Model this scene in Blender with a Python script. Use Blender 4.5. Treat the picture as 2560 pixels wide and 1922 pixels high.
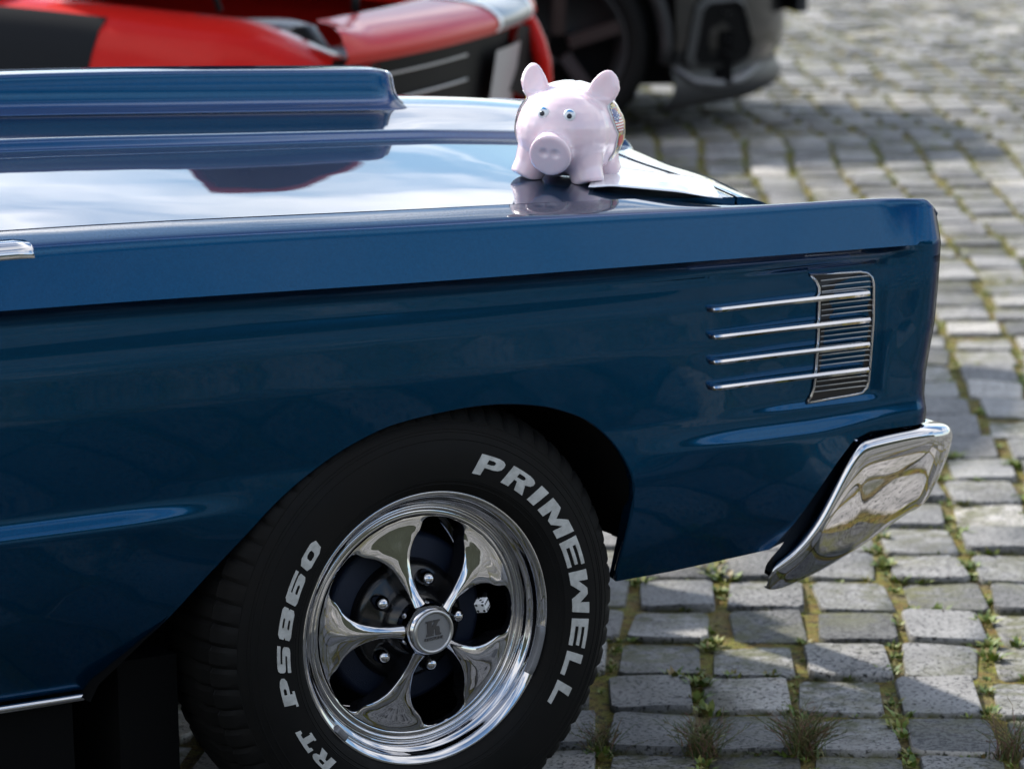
import bpy, bmesh, math, random
import numpy as np
from math import sin, cos, tan, pi, radians, atan2, sqrt, hypot
from mathutils import Vector, Matrix, geometry, noise

random.seed(7); rng = np.random.default_rng(7)
SC = bpy.context.scene
COL = SC.collection
for o in list(bpy.data.objects): bpy.data.objects.remove(o)

# ------------------------------------------------------------------ camera
FPX, IW, IH = 9000.0, 2560.0, 1922.0
TH = math.atan((IH/2 + 735.0)/FPX); PSI = radians(30.0)
CAM = Vector((-2.374, -4.326, 1.6193))
FW = Vector((sin(PSI)*cos(TH), cos(PSI)*cos(TH), -sin(TH)))
RT = Vector((cos(PSI), -sin(PSI), 0)); UP = RT.cross(FW)
cd = bpy.data.cameras.new('camera'); cam = bpy.data.objects.new('camera', cd); COL.objects.link(cam)
cam.matrix_world = Matrix(((RT.x, UP.x, -FW.x, CAM.x), (RT.y, UP.y, -FW.y, CAM.y), (RT.z, UP.z, -FW.z, CAM.z), (0, 0, 0, 1)))
cd.sensor_width = 36; cd.lens = FPX/IW*36; cd.clip_start = .05; cd.clip_end = 3000
cd.dof.use_dof = True; cd.dof.focus_distance = 5.05; cd.dof.aperture_fstop = 6.3
SC.camera = cam
def ray(x, y): return FW + RT*((x-IW/2)/FPX) + UP*((IH/2-y)/FPX)
def onY(x, y, Y=0.0):
    d = ray(x, y); return CAM + d*((Y-CAM.y)/d.y)
def onZ(x, y, z=0.0):
    d = ray(x, y); return CAM + d*((z-CAM.z)/d.z)
def proj(p):
    v = Vector(p)-CAM; z = v.dot(FW); return IW/2+FPX*v.dot(RT)/z, IH/2-FPX*v.dot(UP)/z, z

# ------------------------------------------------------------------ sky, sun, exposure
SUN_EL = radians(38); SUN_H = Vector((-.26, .965, 0)).normalized()
TOSUN = Vector((SUN_H.x*cos(SUN_EL), SUN_H.y*cos(SUN_EL), sin(SUN_EL)))
CLOUD_GAIN = 2.6
wd = bpy.data.worlds.new('World'); SC.world = wd; wd.use_nodes = True
nt = wd.node_tree; N = nt.nodes; L = nt.links; N.clear()
wo = N.new('ShaderNodeOutputWorld'); bg = N.new('ShaderNodeBackground'); bg.inputs[1].default_value = .12
sky = N.new('ShaderNodeTexSky'); sky.sky_type = 'NISHITA'; sky.sun_disc = False
sky.sun_elevation = SUN_EL; sky.sun_rotation = atan2(SUN_H.x, SUN_H.y); sky.dust_density = .3; sky.ozone_density = 1.6
tc = N.new('ShaderNodeTexCoord'); sx = N.new('ShaderNodeSeparateXYZ'); L.new(tc.outputs['Generated'], sx.inputs[0])
def wmath(op, a, b=None, clamp=False):
    m = N.new('ShaderNodeMath'); m.operation = op; m.use_clamp = clamp
    for i, v in enumerate((a, b)):
        if v is None: continue
        if isinstance(v, (int, float)): m.inputs[i].default_value = v
        else: L.new(v, m.inputs[i])
    return m.outputs[0]
den = wmath('ADD', wmath('MAXIMUM', sx.outputs[2], 0.0), .07)
cx = wmath('DIVIDE', sx.outputs[0], den); cy = wmath('DIVIDE', sx.outputs[1], den)
cb = N.new('ShaderNodeCombineXYZ'); L.new(cx, cb.inputs[0]); L.new(cy, cb.inputs[1]); cb.inputs[2].default_value = 3.1
nz = N.new('ShaderNodeTexNoise'); nz.inputs['Scale'].default_value = .8; nz.inputs['Detail'].default_value = 9; nz.inputs['Roughness'].default_value = .58
nz.inputs['Distortion'].default_value = .5
L.new(cb.outputs[0], nz.inputs['Vector'])
cr = N.new('ShaderNodeValToRGB'); cr.color_ramp.elements[0].position = .44; cr.color_ramp.elements[1].position = .59
L.new(nz.outputs[0], cr.inputs[0])
mx = N.new('ShaderNodeMix'); mx.data_type = 'RGBA'; mx.inputs[7].default_value = (9.0, 9.3, 9.8, 1)
vd = N.new('ShaderNodeVectorMath'); vd.operation = 'DOT_PRODUCT'; L.new(tc.outputs['Generated'], vd.inputs[0]); vd.inputs[1].default_value = tuple(TOSUN)
fwd = wmath('ADD', wmath('MULTIPLY', wmath('POWER', wmath('MAXIMUM', vd.outputs['Value'], 0.0), 2.0), CLOUD_GAIN), 1.0)
vs = N.new('ShaderNodeVectorMath'); vs.operation = 'SCALE'; vs.inputs[0].default_value = (7.6, 7.6, 7.7); L.new(fwd, vs.inputs['Scale']); L.new(vs.outputs[0], mx.inputs[7])
vt = N.new('ShaderNodeVectorMath'); vt.operation = 'MULTIPLY'; vt.inputs[1].default_value = (.97, 1.10, 1.15); L.new(sky.outputs[0], vt.inputs[0])
L.new(cr.outputs[0], mx.inputs[0]); L.new(vt.outputs[0], mx.inputs[6])
L.new(mx.outputs[2], bg.inputs[0]); L.new(bg.outputs[0], wo.inputs[0])
sd = bpy.data.lights.new('sun', 'SUN'); sd.energy = 4.6; sd.angle = radians(1.2); sd.color = (1, .95, .87)
so = bpy.data.objects.new('sun', sd); COL.objects.link(so); so.rotation_euler = TOSUN.to_track_quat('Z', 'Y').to_euler(); so.location = (0, 0, 20)
SC.render.engine = 'CYCLES'
SC.view_settings.view_transform = 'Standard'; SC.view_settings.look = 'None'
SC.view_settings.exposure = .70; SC.view_settings.gamma = 1
SC.cycles.max_bounces = 8; SC.cycles.glossy_bounces = 5; SC.cycles.sample_clamp_indirect = 6
SC.cycles.caustics_reflective = True; SC.cycles.blur_glossy = .5

# ------------------------------------------------------------------ materials
def mat(name, color=(.5, .5, .5), rough=.5, metal=0.0, coat=0.0, coat_rough=.03, spec=.5, **kw):
    m = bpy.data.materials.new(name); m.use_nodes = True
    b = m.node_tree.nodes['Principled BSDF']
    b.inputs['Base Color'].default_value = (*color, 1); b.inputs['Roughness'].default_value = rough
    b.inputs['Metallic'].default_value = metal; b.inputs['Coat Weight'].default_value = coat
    b.inputs['Coat Roughness'].default_value = coat_rough; b.inputs['Specular IOR Level'].default_value = spec
    for k, v in kw.items(): b.inputs[k.replace('_', ' ')].default_value = v
    return m
class NB:
    def __init__(s, m): s.t = m.node_tree; s.b = s.t.nodes['Principled BSDF']; s.m = m
    def n(s, typ, **kw):
        x = s.t.nodes.new(typ)
        for k, v in kw.items(): setattr(x, k, v)
        return x
    def l(s, a, b): s.t.links.new(a, b)
    def pos(s): return s.n('ShaderNodeNewGeometry').outputs['Position']
    def obj(s): return s.n('ShaderNodeTexCoord').outputs['Object']
    def noise(s, vec, scale, detail=4, rough=.5, dist=0):
        x = s.n('ShaderNodeTexNoise'); x.inputs['Scale'].default_value = scale; x.inputs['Detail'].default_value = detail
        x.inputs['Roughness'].default_value = rough; x.inputs['Distortion'].default_value = dist; s.l(vec, x.inputs['Vector']); return x.outputs['Fac']
    def voro(s, vec, scale, feature='F1', out='Distance', rnd=1.0):
        x = s.n('ShaderNodeTexVoronoi'); x.feature = feature; x.inputs['Scale'].default_value = scale; x.inputs['Randomness'].default_value = rnd
        s.l(vec, x.inputs['Vector']); return x.outputs[out]
    def ramp(s, fac, stops, interp='LINEAR'):
        x = s.n('ShaderNodeValToRGB'); e = x.color_ramp.elements; x.color_ramp.interpolation = interp
        while len(e) < len(stops): e.new(.5)
        for i, (p, c) in enumerate(stops):
            e[i].position = p; e[i].color = (*c, 1) if len(c) == 3 else c
        s.l(fac, x.inputs[0]); return x.outputs[0]
    def mix(s, fac, a, b, typ='MIX'):
        x = s.n('ShaderNodeMix', data_type='RGBA', blend_type=typ)
        for i, v in ((0, fac), (6, a), (7, b)):
            if isinstance(v, (int, float)): x.inputs[i].default_value = v
            elif isinstance(v, tuple): x.inputs[i].default_value = (*v, 1)
            else: s.l(v, x.inputs[i])
        return x.outputs[2]
    def math(s, op, a, b=0.0, clamp=False):
        x = s.n('ShaderNodeMath', operation=op, use_clamp=clamp)
        for i, v in enumerate((a, b)):
            if isinstance(v, (int, float)): x.inputs[i].default_value = v
            else: s.l(v, x.inputs[i])
        return x.outputs[0]
    def bump(s, h, strength=.3, dist=.002):
        x = s.n('ShaderNodeBump'); x.inputs['Strength'].default_value = strength; x.inputs['Distance'].default_value = dist
        s.l(h, x.inputs['Height']); s.l(x.outputs[0], s.b.inputs['Normal']); return x
    def color(s, c): s.l(c, s.b.inputs['Base Color'])
    def rough(s, c): s.l(c, s.b.inputs['Roughness'])

def paint(name, color, metal=.85, rough=.24):
    m = mat(name, color, rough, metal, coat=1.0, coat_rough=.004, Coat_IOR=1.28)
    m.node_tree.nodes['Principled BSDF'].inputs['Specular Tint'].default_value = (*[min(1, x*1.6+.005) for x in color], 1)
    b = NB(m); v = b.pos()
    fl = b.voro(v, 900, out='Color'); sp = b.n('ShaderNodeSeparateColor'); b.l(fl, sp.inputs[0])
    c2 = tuple(min(1, x*1.2+.002) for x in color); c1 = tuple(x*.85 for x in color)
    b.color(b.mix(sp.outputs[0], c1, c2))
    d = b.noise(v, 60, 5, .7); b.l(b.ramp(d, [(.5, (.006,)*3), (.8, (.03,)*3)]), b.b.inputs['Coat Roughness'])
    w = b.noise(v, 3.5, 2, .4); bp = b.n('ShaderNodeBump'); bp.inputs['Strength'].default_value = .035; bp.inputs['Distance'].default_value = .02
    b.l(w, bp.inputs['Height']); b.l(bp.outputs[0], b.b.inputs['Coat Normal'])
    return m
BLUE = paint('blue_metallic_paint', (.0005, .050, .122))
RED = paint('red_paint', (.50, .012, .008), 0.0, .45); RED.node_tree.nodes['Principled BSDF'].inputs['Coat Weight'].default_value = .45; RED.node_tree.nodes['Principled BSDF'].inputs['Specular IOR Level'].default_value = .25
GREY = paint('dark_grey_paint', (.011, .011, .0115), .4, .35)
CHROME = mat('chrome', (.56, .56, .58), .035, 1.0)
_b = NB(CHROME); _d = _b.noise(_b.pos(), 220, 4, .7); _b.rough(_b.ramp(_d, [(.4, (.02,)*3), (.8, (.09,)*3)]))
SATIN = mat('brushed_steel', (.5, .5, .5), .32, 1.0)
_b = NB(SATIN); _b.bump(_b.noise(_b.pos(), 900, 3), .25, .0006)
CAST = mat('grey_cast_metal', (.3, .3, .31), .5, .85)
_b = NB(CAST); _b.bump(_b.noise(_b.pos(), 1200, 2), .6, .001)
LEAD = mat('dull_lead', (.22, .22, .23), .55, .6)
_b = NB(LEAD); _b.bump(_b.noise(_b.pos(), 400, 3), .4, .001)
BLACK = mat('black_plastic', (.012, .012, .013), .5)
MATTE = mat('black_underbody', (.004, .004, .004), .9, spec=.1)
DARKBLUE = mat('dark_blue_brake', (.006, .012, .03), .45, .3)
_b = NB(DARKBLUE); _b.bump(_b.noise(_b.pos(), 500, 4, .7), .5, .002)
GLOSSBLACK = mat('gloss_black', (.006, .006, .007), .18)
RUBBER = mat('tyre_rubber', (.014, .0135, .013), .62, spec=.16)
_b = NB(RUBBER); _v = _b.pos(); _n1 = _b.noise(_v, 9, 4, .6); _n2 = _b.noise(_v, 500, 3)
_b.color(_b.mix(_b.ramp(_n1, [(.4, (0, 0, 0)), (.75, (1, 1, 1))]), (.0042, .0041, .0040), (.0095, .0085, .0075)))
_b.bump(_n2, .2, .0006); _b.rough(_b.ramp(_n1, [(.3, (.6,)*3), (.7, (.85,)*3)]))
LETTER = mat('white_letter_rubber', (.46, .46, .44), .6)
_b = NB(LETTER); _v = _b.pos(); _b.color(_b.mix(_b.ramp(_b.noise(_v, 70, 5, .65), [(.4, (0, 0, 0)), (.72, (1, 1, 1))]), (.5, .5, .48), (.33, .33, .31)))
WHITE = mat('white_plastic', (.8, .8, .8), .3)
GLASS = mat('dark_window_glass', (.01, .012, .014), .03, spec=.6)
LENS = mat('headlight_glass', (.6, .62, .64), .08, .3)
SILVER = mat('silver_plastic', (.45, .45, .46), .35, .4)
STRIPE = mat('grey_stripe_vinyl', (.17, .175, .18), .35, coat=.5)
ASPHALT_STRIPE = mat('black_stripe_vinyl', (.010, .0105, .012), .75, spec=.15)

# ------------------------------------------------------------------ object helpers
def prop(o, label=None, cat=None, group=None, kind=None):
    for k, v in (('label', label), ('category', cat), ('group', group), ('kind', kind)):
        if v: o[k] = v
    return o
def empty(name, loc, label=None, cat=None, group=None, kind=None, parent=None):
    o = bpy.data.objects.new(name, None); COL.objects.link(o); o.empty_display_size = .05
    loc = Vector(loc); o['_w'] = tuple(loc)
    if parent is not None:
        o.parent = parent; o.location = loc - Vector(parent['_w'])
    else: o.location = loc
    return prop(o, label, cat, group, kind)
BODY = False; TUCK = .20
def mesh(name, verts, faces, m, parent=None, smooth=True, label=None, cat=None, group=None, kind=None, origin=None, mats=None, fmat=None, sharp=None):
    V = np.asarray([tuple(v) for v in verts], float)
    if BODY:
        ya = TUCK*np.clip(.80-V[:, 2], 0, .6)*np.clip(1-(V[:, 1]-.06)/.25, 0, 1)*np.clip((.80-V[:, 2])/.06, 0, 1)   # lower flank tucks under
        V = V+np.stack([.577*ya, ya, -.23*ya], 1)
        V = np.stack([1.0684*V[:, 0]-.0061, V[:, 1], .0082*V[:, 0]+.9818*V[:, 2]+.0014], 1)
    c = Vector(origin) if origin is not None else Vector(((V.min(0)+V.max(0))/2))
    me = bpy.data.meshes.new(name)
    me.from_pydata((V-np.array(c)).tolist(), [], [tuple(f) for f in faces]); me.update()
    for mm in (mats or [m]): me.materials.append(mm)
    if fmat is not None: me.polygons.foreach_set('material_index', list(fmat))
    if smooth:
        me.polygons.foreach_set('use_smooth', [True]*len(me.polygons))
        if sharp: me.set_sharp_from_angle(angle=radians(sharp))
    o = bpy.data.objects.new(name, me); COL.objects.link(o)
    o['_w'] = tuple(c)
    if parent is not None:
        o.parent = parent; o.location = c - Vector(parent['_w'])
    else: o.location = c
    return prop(o, label, cat, group, kind)
def grid(fn, nu, nv, flip=False, cu=False, cv=False):
    """fn(i,j)-> point for i in 0..nu, j in 0..nv"""
    V = []; F = []
    for i in range(nu+1):
        for j in range(nv+1): V.append(tuple(fn(i, j)))
    for i in range(nu):
        for j in range(nv):
            a = i*(nv+1)+j; b = a+nv+1
            f = (a, b, b+1, a+1)
            F.append(f[::-1] if flip else f)
    return V, F
def join(*parts):
    V = []; F = []; ids = []
    for k, (v, f) in enumerate(parts):
        o = len(V); V += [tuple(x) for x in v]; F += [tuple(i+o for i in q) for q in f]; ids += [k]*len(f)
    return V, F, ids
def weld(o, d=1e-5):
    bm = bmesh.new(); bm.from_mesh(o.data); bmesh.ops.remove_doubles(bm, verts=bm.verts, dist=d)
    bmesh.ops.dissolve_degenerate(bm, edges=bm.edges, dist=1e-6); bmesh.ops.recalc_face_normals(bm, faces=bm.faces); bm.to_mesh(o.data); bm.free(); return o
def boxvf(c, s, R=None):
    V = [Vector(((i-.5)*s[0], (j-.5)*s[1], (k-.5)*s[2])) for i in (0, 1) for j in (0, 1) for k in (0, 1)]
    if R is not None: V = [R @ v for v in V]
    V = [v+Vector(c) for v in V]
    return V, [(0, 1, 3, 2), (4, 6, 7, 5), (0, 4, 5, 1), (2, 3, 7, 6), (0, 2, 6, 4), (1, 5, 7, 3)]
def bevel(o, w=.003, seg=2):
    md = o.modifiers.new('bevel', 'BEVEL'); md.width = w; md.segments = seg; md.limit_method = 'ANGLE'; return o
def solid(o, t, off=0):
    md = o.modifiers.new('solid', 'SOLIDIFY'); md.thickness = t; md.offset = off; return o
def subsurf(o, n=2):
    md = o.modifiers.new('sub', 'SUBSURF'); md.levels = n; md.render_levels = n; return o
def tubevf(P, R, seg=8, closed=False, cap=True, flat=1.0, upv=None):
    P = [Vector(p) for p in P]; n = len(P); V = []; F = []
    R = R if hasattr(R, '__len__') else [R]*n
    prev = Vector(upv) if upv else Vector((0, 0, 1))
    for i, p in enumerate(P):
        t = (P[(i+1) % n]-P[i-1]) if closed else (P[min(i+1, n-1)]-P[max(i-1, 0)])
        t.normalize()
        if abs(t.dot(prev)) > .98 and not upv: prev = Vector((1, 0, 0))
        a = t.cross(prev).normalized(); b = a.cross(t).normalized()
        if not upv: prev = b
        for k in range(seg):
            an = 2*pi*k/seg; V.append(p+a*cos(an)*R[i]*flat+b*sin(an)*R[i])
    for i in range(n if closed else n-1):
        for k in range(seg):
            a = i*seg+k; b = i*seg+(k+1) % seg; j = ((i+1) % n)*seg
            F.append((a, b, j+(k+1) % seg, j+k))
    if cap and not closed:
        F.append(tuple(range(seg))[::-1]); F.append(tuple((n-1)*seg+k for k in range(seg)))
    return V, F
def interp(x, pts):
    return float(np.interp(x, [p[0] for p in pts], [p[1] for p in pts]))
def smooth(x, a, b):
    t = min(1, max(0, (x-a)/(b-a))); return t*t*(3-2*t)
class Frame:
    """local frame: origin, axes"""
    def __init__(s, o, a, b, c): s.o, s.a, s.b, s.c = Vector(o), Vector(a), Vector(b), Vector(c)
    def __call__(s, x, y, z): return s.o+s.a*x+s.b*y+s.c*z
    def lathe(s, prof, seg, fr=None):
        """prof: list of (radius, height along c)"""
        V = []; F = []
        for i in range(seg):
            an = 2*pi*i/seg
            for k, (r, h) in enumerate(prof):
                rr, hh = fr(i, k, r, h) if fr else (r, h)
                V.append(s(rr*cos(an), rr*sin(an), hh))
        n = len(prof)
        for i in range(seg):
            for k in range(n-1):
                a = i*n+k; b = ((i+1) % seg)*n+k
                F.append((a, b, b+1, a+1))
        return V, F

# ================================================================== GROUND
ROWAZ = radians(124); rdir = Vector((sin(ROWAZ), cos(ROWAZ))); cdir = Vector((-rdir.y, rdir.x))
if cdir.y < 0: cdir = -cdir
G0 = Vector((1.3, .8))
def warp(a, t):
    s = -.0075*t*t if t > 0 else .004*t*t
    s += .02*sin(t*1.9+a*.35)+.012*sin(t*4.3+1.7)
    tt = t+.012*sin(a*2.1+t*.8)+.01*sin(a*.9-1)
    return G0+rdir*(a+s)+cdir*tt

STONE = mat('basalt_cobble', (.25, .25, .26), .8)
_b = NB(STONE); _g = _b.n('ShaderNodeNewGeometry'); _v = _g.outputs['Position']
_oi = _b.n('ShaderNodeObjectInfo'); _r = _b.math('FRACT', _b.math('ADD', _b.math('MULTIPLY', _oi.outputs['Random'], 7.31), _g.outputs['Random Per Island']))
_base = _b.ramp(_r, [(0, (.105, .103, .101)), (.3, (.18, .176, .172)), (.6, (.24, .234, .227)), (.88, (.30, .29, .277)), (.95, (.40, .378, .35)), (1, (.48, .447, .405))])
_sep = _b.math('MULTIPLY', _r, 37.0)
_cv = _b.n('ShaderNodeVectorMath', operation='ADD'); _b.l(_v, _cv.inputs[0]); _cb = _b.n('ShaderNodeCombineXYZ'); _b.l(_sep, _cb.inputs[2]); _b.l(_cb.outputs[0], _cv.inputs[1]); _vv = _cv.outputs[0]
_pn = _b.noise(_vv, 125, 3, .6, .3); _pn2 = _b.noise(_vv, 260, 3, .6)
_pitlim = _b.ramp(_r, [(0, (.08,)*3), (.3, (.02,)*3), (.5, (.075,)*3), (.72, (.0,)*3), (.85, (.05,)*3), (1, (.03,)*3)])
_pit = _b.ramp(_b.math('SUBTRACT', _pn, _pitlim), [(.34, (0, 0, 0)), (.42, (1, 1, 1))])
_gr = _b.ramp(_pn2, [(.3, (.72,)*3), (.7, (1.2,)*3)])
_big = _b.ramp(_b.noise(_vv, 12, 4, .6), [(.3, (.75,)*3), (.7, (1.15,)*3)])
_c = _b.mix(1.0, _b.mix(1.0, _base, _gr, 'MULTIPLY'), _big, 'MULTIPLY')
_c = _b.mix(_pit, (.025, .025, .026), _c)
_sx = _b.n('ShaderNodeSeparateXYZ'); _b.l(_v, _sx.inputs[0])
_mossm = _b.math('MULTIPLY', _b.ramp(_sx.outputs[2], [(.008, (1, 1, 1)), (.016, (0, 0, 0))]), _b.ramp(_b.noise(_v, 30, 4), [(.35, (0, 0, 0)), (.6, (1, 1, 1))]))
_c = _b.mix(_mossm, _c, (.075, .075, .025)); _b.color(_c)
_h = _b.math('ADD', _b.math('MULTIPLY', _pit, 1.0), _b.math('MULTIPLY', _pn2, .35))
_b.bump(_h, .7, .003)

MOSS = mat('mossy_joint_soil', (.1, .09, .03), .95, spec=.2)
_b = NB(MOSS); _v = _b.pos(); _n1 = _b.noise(_v, 22, 5, .6); _n2 = _b.noise(_v, 190, 4, .7); _n3 = _b.noise(_v, 7, 3)
_cm = _b.mix(_b.ramp(_n1, [(.38, (0, 0, 0)), (.6, (1, 1, 1))]), (.19, .125, .038), (.18, .185, .036))
_cm = _b.mix(_b.ramp(_n3, [(.5, (0, 0, 0)), (.7, (1, 1, 1))]), _cm, (.19, .15, .08))
_n4 = _b.noise(_v, 55, 5, .7)
_cm = _b.mix(_b.ramp(_n4, [(.5, (0, 0, 0)), (.64, (1, 1, 1))]), _cm, (.06, .046, .026))
_cm = _b.mix(1.0, _cm, _b.ramp(_n2, [(.3, (.25,)*3), (.7, (1.7,)*3)]), 'MULTIPLY'); _b.color(_cm)
_b.bump(_b.math('ADD', _n2, _n1), .9, .008)
GROUND = mat('distant_paving', (.22, .22, .22), .85)
_b = NB(GROUND); _v = _b.pos(); _mp = _b.n('ShaderNodeMapping'); _mp.inputs['Rotation'].default_value = (0, 0, -radians(27)); _b.l(_v, _mp.inputs[0])
_bt = _b.n('ShaderNodeTexBrick'); _bt.inputs['Scale'].default_value = 1; _bt.inputs['Brick Width'].default_value = .155; _bt.inputs['Row Height'].default_value = .165
_bt.inputs['Mortar Size'].default_value = .012; _bt.inputs['Color1'].default_value = (.2, .2, .21, 1); _bt.inputs['Color2'].default_value = (.3, .3, .3, 1); _bt.inputs['Mortar'].default_value = (.12, .12, .04, 1)
_b.l(_mp.outputs[0], _bt.inputs['Vector']); _b.color(_bt.outputs['Color'])

gs = 600
mesh('ground', [(-gs, -gs, -.03), (gs, -gs, -.03), (gs, gs, -.03), (-gs, gs, -.03)], [(0, 1, 2, 3)], GROUND, smooth=False, kind='structure', label='grey paved square reaching far beyond the parked cars', cat='ground')
A0, A1, T0, T1 = -8.5, 9.5, -6.5, 15.0
def bed(i, j):
    a = A0+(A1-A0)*i/180; t = T0+(T1-T0)*j/215
    p = warp(a, t); return (p.x, p.y, .0055+.004*noise.noise((p.x*9, p.y*9, 0)))
v, f = grid(bed, 180, 215)
pave = mesh('pavement', v, f, MOSS, kind='structure', label='cobbled pavement with mossy earth joints under the parked cars', cat='pavement', origin=(0, 0, 0))
weld(pave)

def stone_shape(w, d, seed, n=10):
    r = random.Random(seed); out = []
    cs = [(-1, -1), (1, -1), (1, 1), (-1, 1)]
    ang = [-.82, -.5, .0, .5, .82]
    pts = [(-1, -.87), (-.83, -1), (.1, -1), (.84, -1), (1, -.86), (1, .87), (.82, 1), (-.1, 1), (-.84, 1), (-1, .86)]
    cj = [(r.uniform(-.06, .06), r.uniform(-.05, .05)) for _ in range(4)]
    for (x, y) in pts:
        k = (0 if y < 0 else 3) if x < 0 else (1 if y < 0 else 2)
        jx, jy = cj[k]
        out.append(((x*(1+r.uniform(-.035, .02))+jx)*w/2, (y*(1+r.uniform(-.04, .025))+jy)*d/2))
    tilt = (r.uniform(-.05, .05), r.uniform(-.05, .05)); top = .0145+r.uniform(-.002, .003)
    V = []
    for s, z in ((1.0, -.02), (1.0, top-.006), (.965, top)):
        for (x, y) in out:
            zz = z+(x*tilt[0]+y*tilt[1] if z > 0 else 0)+(r.uniform(-.0012, .0012) if s < 1 else 0)
            V.append((x*s, y*s, zz))
    F = []
    for k in range(2):
        for i in range(n):
            F.append((k*n+i, k*n+(i+1) % n, (k+1)*n+(i+1) % n, (k+1)*n+i))
    F.append(tuple(2*n+i for i in range(n)))
    return V, F
PW, PD = .160, .226
shapes = [stone_shape(.1385*k, .2225*m, 100+i) for i, (k, m) in enumerate([(1, 1), (1.02, .98), (.97, 1.03), (1.03, 1), (.98, .96), (1, 1.02), (.95, .95), (1.04, 1.02), (.9, .98), (1.0, .93), (.99, 1.0), (1.02, 1.03), (.93, 1.01), (1.01, .97)])]
stones = []
nrow = int((T1-T0)/PD); ncol = int((A1-A0)/PW)
rowoff = np.cumsum(rng.normal(0, .009, nrow)); rowoff -= np.linspace(0, rowoff[-1], nrow)
for j in range(nrow):
    t = T0+(j+.5)*PD
    for i in range(ncol):
        a = A0+(i+.5)*PW+rowoff[j]
        p = warp(a+rng.normal(0, .0035), t+rng.normal(0, .0035)); p2 = warp(a+.02, t)
        p1 = warp(a, t)
        an = atan2((p2-p1).y, (p2-p1).x)+rng.normal(0, .02)
        X, Y, Z = proj((p.x, p.y, .02))
        if Z < .5: vis = 0
        else:
            inside = -40 < X < IW+40 and -30 < Y < IH+60
            clear = (X > 2290) or (Y > 1290 and X > 1440 and not (X < 2300 and Y < 1400-.0*X and X < 1990 and Y < 1395)) or (Y < 480 and X > 1570)
            vis = 1/Z**3 if inside and clear else 0
        stones.append((vis, p.x, p.y, an, int(rng.integers(len(shapes))), rng.uniform(-.004, .003)))
order = sorted(range(len(stones)), key=lambda k: -stones[k][0])[:300]
meshes = []
for V, F in shapes:
    me = bpy.data.meshes.new('cobblestone'); me.from_pydata(V, [], F); me.materials.append(STONE)
    me.polygons.foreach_set('use_smooth', [True]*len(F)); me.update(); me.set_sharp_from_angle(angle=radians(55)); meshes.append(me)
near = set(order)
for k in order:
    _, x, y, an, s, dz = stones[k]
    o = bpy.data.objects.new('cobblestone', meshes[s]); COL.objects.link(o); o.parent = pave
    o.location = (x, y, dz); o.rotation_euler = (0, 0, an)
V = []; F = []
for k, (vis, x, y, an, s, dz) in enumerate(stones):
    if k in near: continue
    sv, sf = shapes[s]; c_, s_ = cos(an), sin(an); o = len(V)
    V += [(x+c_*a-s_*b, y+s_*a+c_*b, z+dz) for a, b, z in sv]; F += [tuple(i+o for i in q) for q in sf]
fld = mesh('cobblestone_field', V, F, STONE, pave, kind='stuff', origin=(0, 0, 0)); fld.data.set_sharp_from_angle(angle=radians(55))

# weeds and moss in the joints
WEED = mat('weed_leaf', (.09, .13, .02), .6)
_b = NB(WEED); _g = _b.n('ShaderNodeNewGeometry'); _b.color(_b.ramp(_g.outputs['Random Per Island'], [(0, (.06, .11, .015)), (.45, (.14, .20, .025)), (.75, (.22, .23, .04)), (1, (.20, .14, .05))]))
_b.b.inputs['Subsurface Weight'].default_value = 0
V = []; F = []
def blade(p, h, w, az, lean, curl=.4):
    o = len(V); d = Vector((cos(az), sin(az), 0)); s = Vector((-sin(az), cos(az), 0))
    for q, ww in ((0, .8), (.5, 1.0), (1.0, .12)):
        c = Vector(p)+d*(lean*h*q**(1+curl))+Vector((0, 0, h*(q-.35*lean*q*q)))
        V.append(c-s*w*ww/2); V.append(c+s*w*ww/2)
    F.append((o, o+1, o+3, o+2)); F.append((o+2, o+3, o+5, o+4))
def clump(x, y, n, size):
    for _ in range(n):
        az = random.uniform(0, 2*pi); r = random.random()**.7*size*.8
        blade((x+cos(az)*r, y+sin(az)*r, .009), size*random.uniform(.35, .9), size*random.uniform(.25, .5), az+random.uniform(-.6, .6), random.uniform(.3, 1.3))
cnt = 0
for _ in range(60000):
    if cnt > 9500: break
    t = random.uniform(-1.2, 13); a = random.uniform(-3.5, 6)
    if random.random() < .74:  # along column joint
        j = int((t-T0)/PD); i = round((a-A0-rowoff[j])/PW)
        a = A0+i*PW+rowoff[j]+random.gauss(0, .004)
    else:
        t = T0+round((t-T0)/PD)*PD+random.gauss(0, .003)
    p = warp(a, t)
    dens = noise.noise((p.x*2.2, p.y*2.2, 4.0))*.5+.5+.35*noise.noise((p.x*9, p.y*9, 1))
    if random.random() > (dens-.2)*1.3: continue
    X, Y, Z = proj((p.x, p.y, 0))
    if Z < 1 or not (1300 < X < 2640 and -60 < Y < 2050): continue
    cnt += 1
    big = random.random() < .12
    if Z < 8 and random.random() < .3: clump(p.x, p.y, random.randint(14, 26), random.uniform(.014, .026))
    else: clump(p.x, p.y, random.randint(9, 16) if big else random.randint(5, 10), random.uniform(.012, .022) if big else random.uniform(.007, .014))
mesh('joint_weeds', V, F, WEED, smooth=False, label='low green weeds and moss sprouting in the cobble joints', cat='weeds', kind='stuff', origin=(0, 0, 0))

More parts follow.
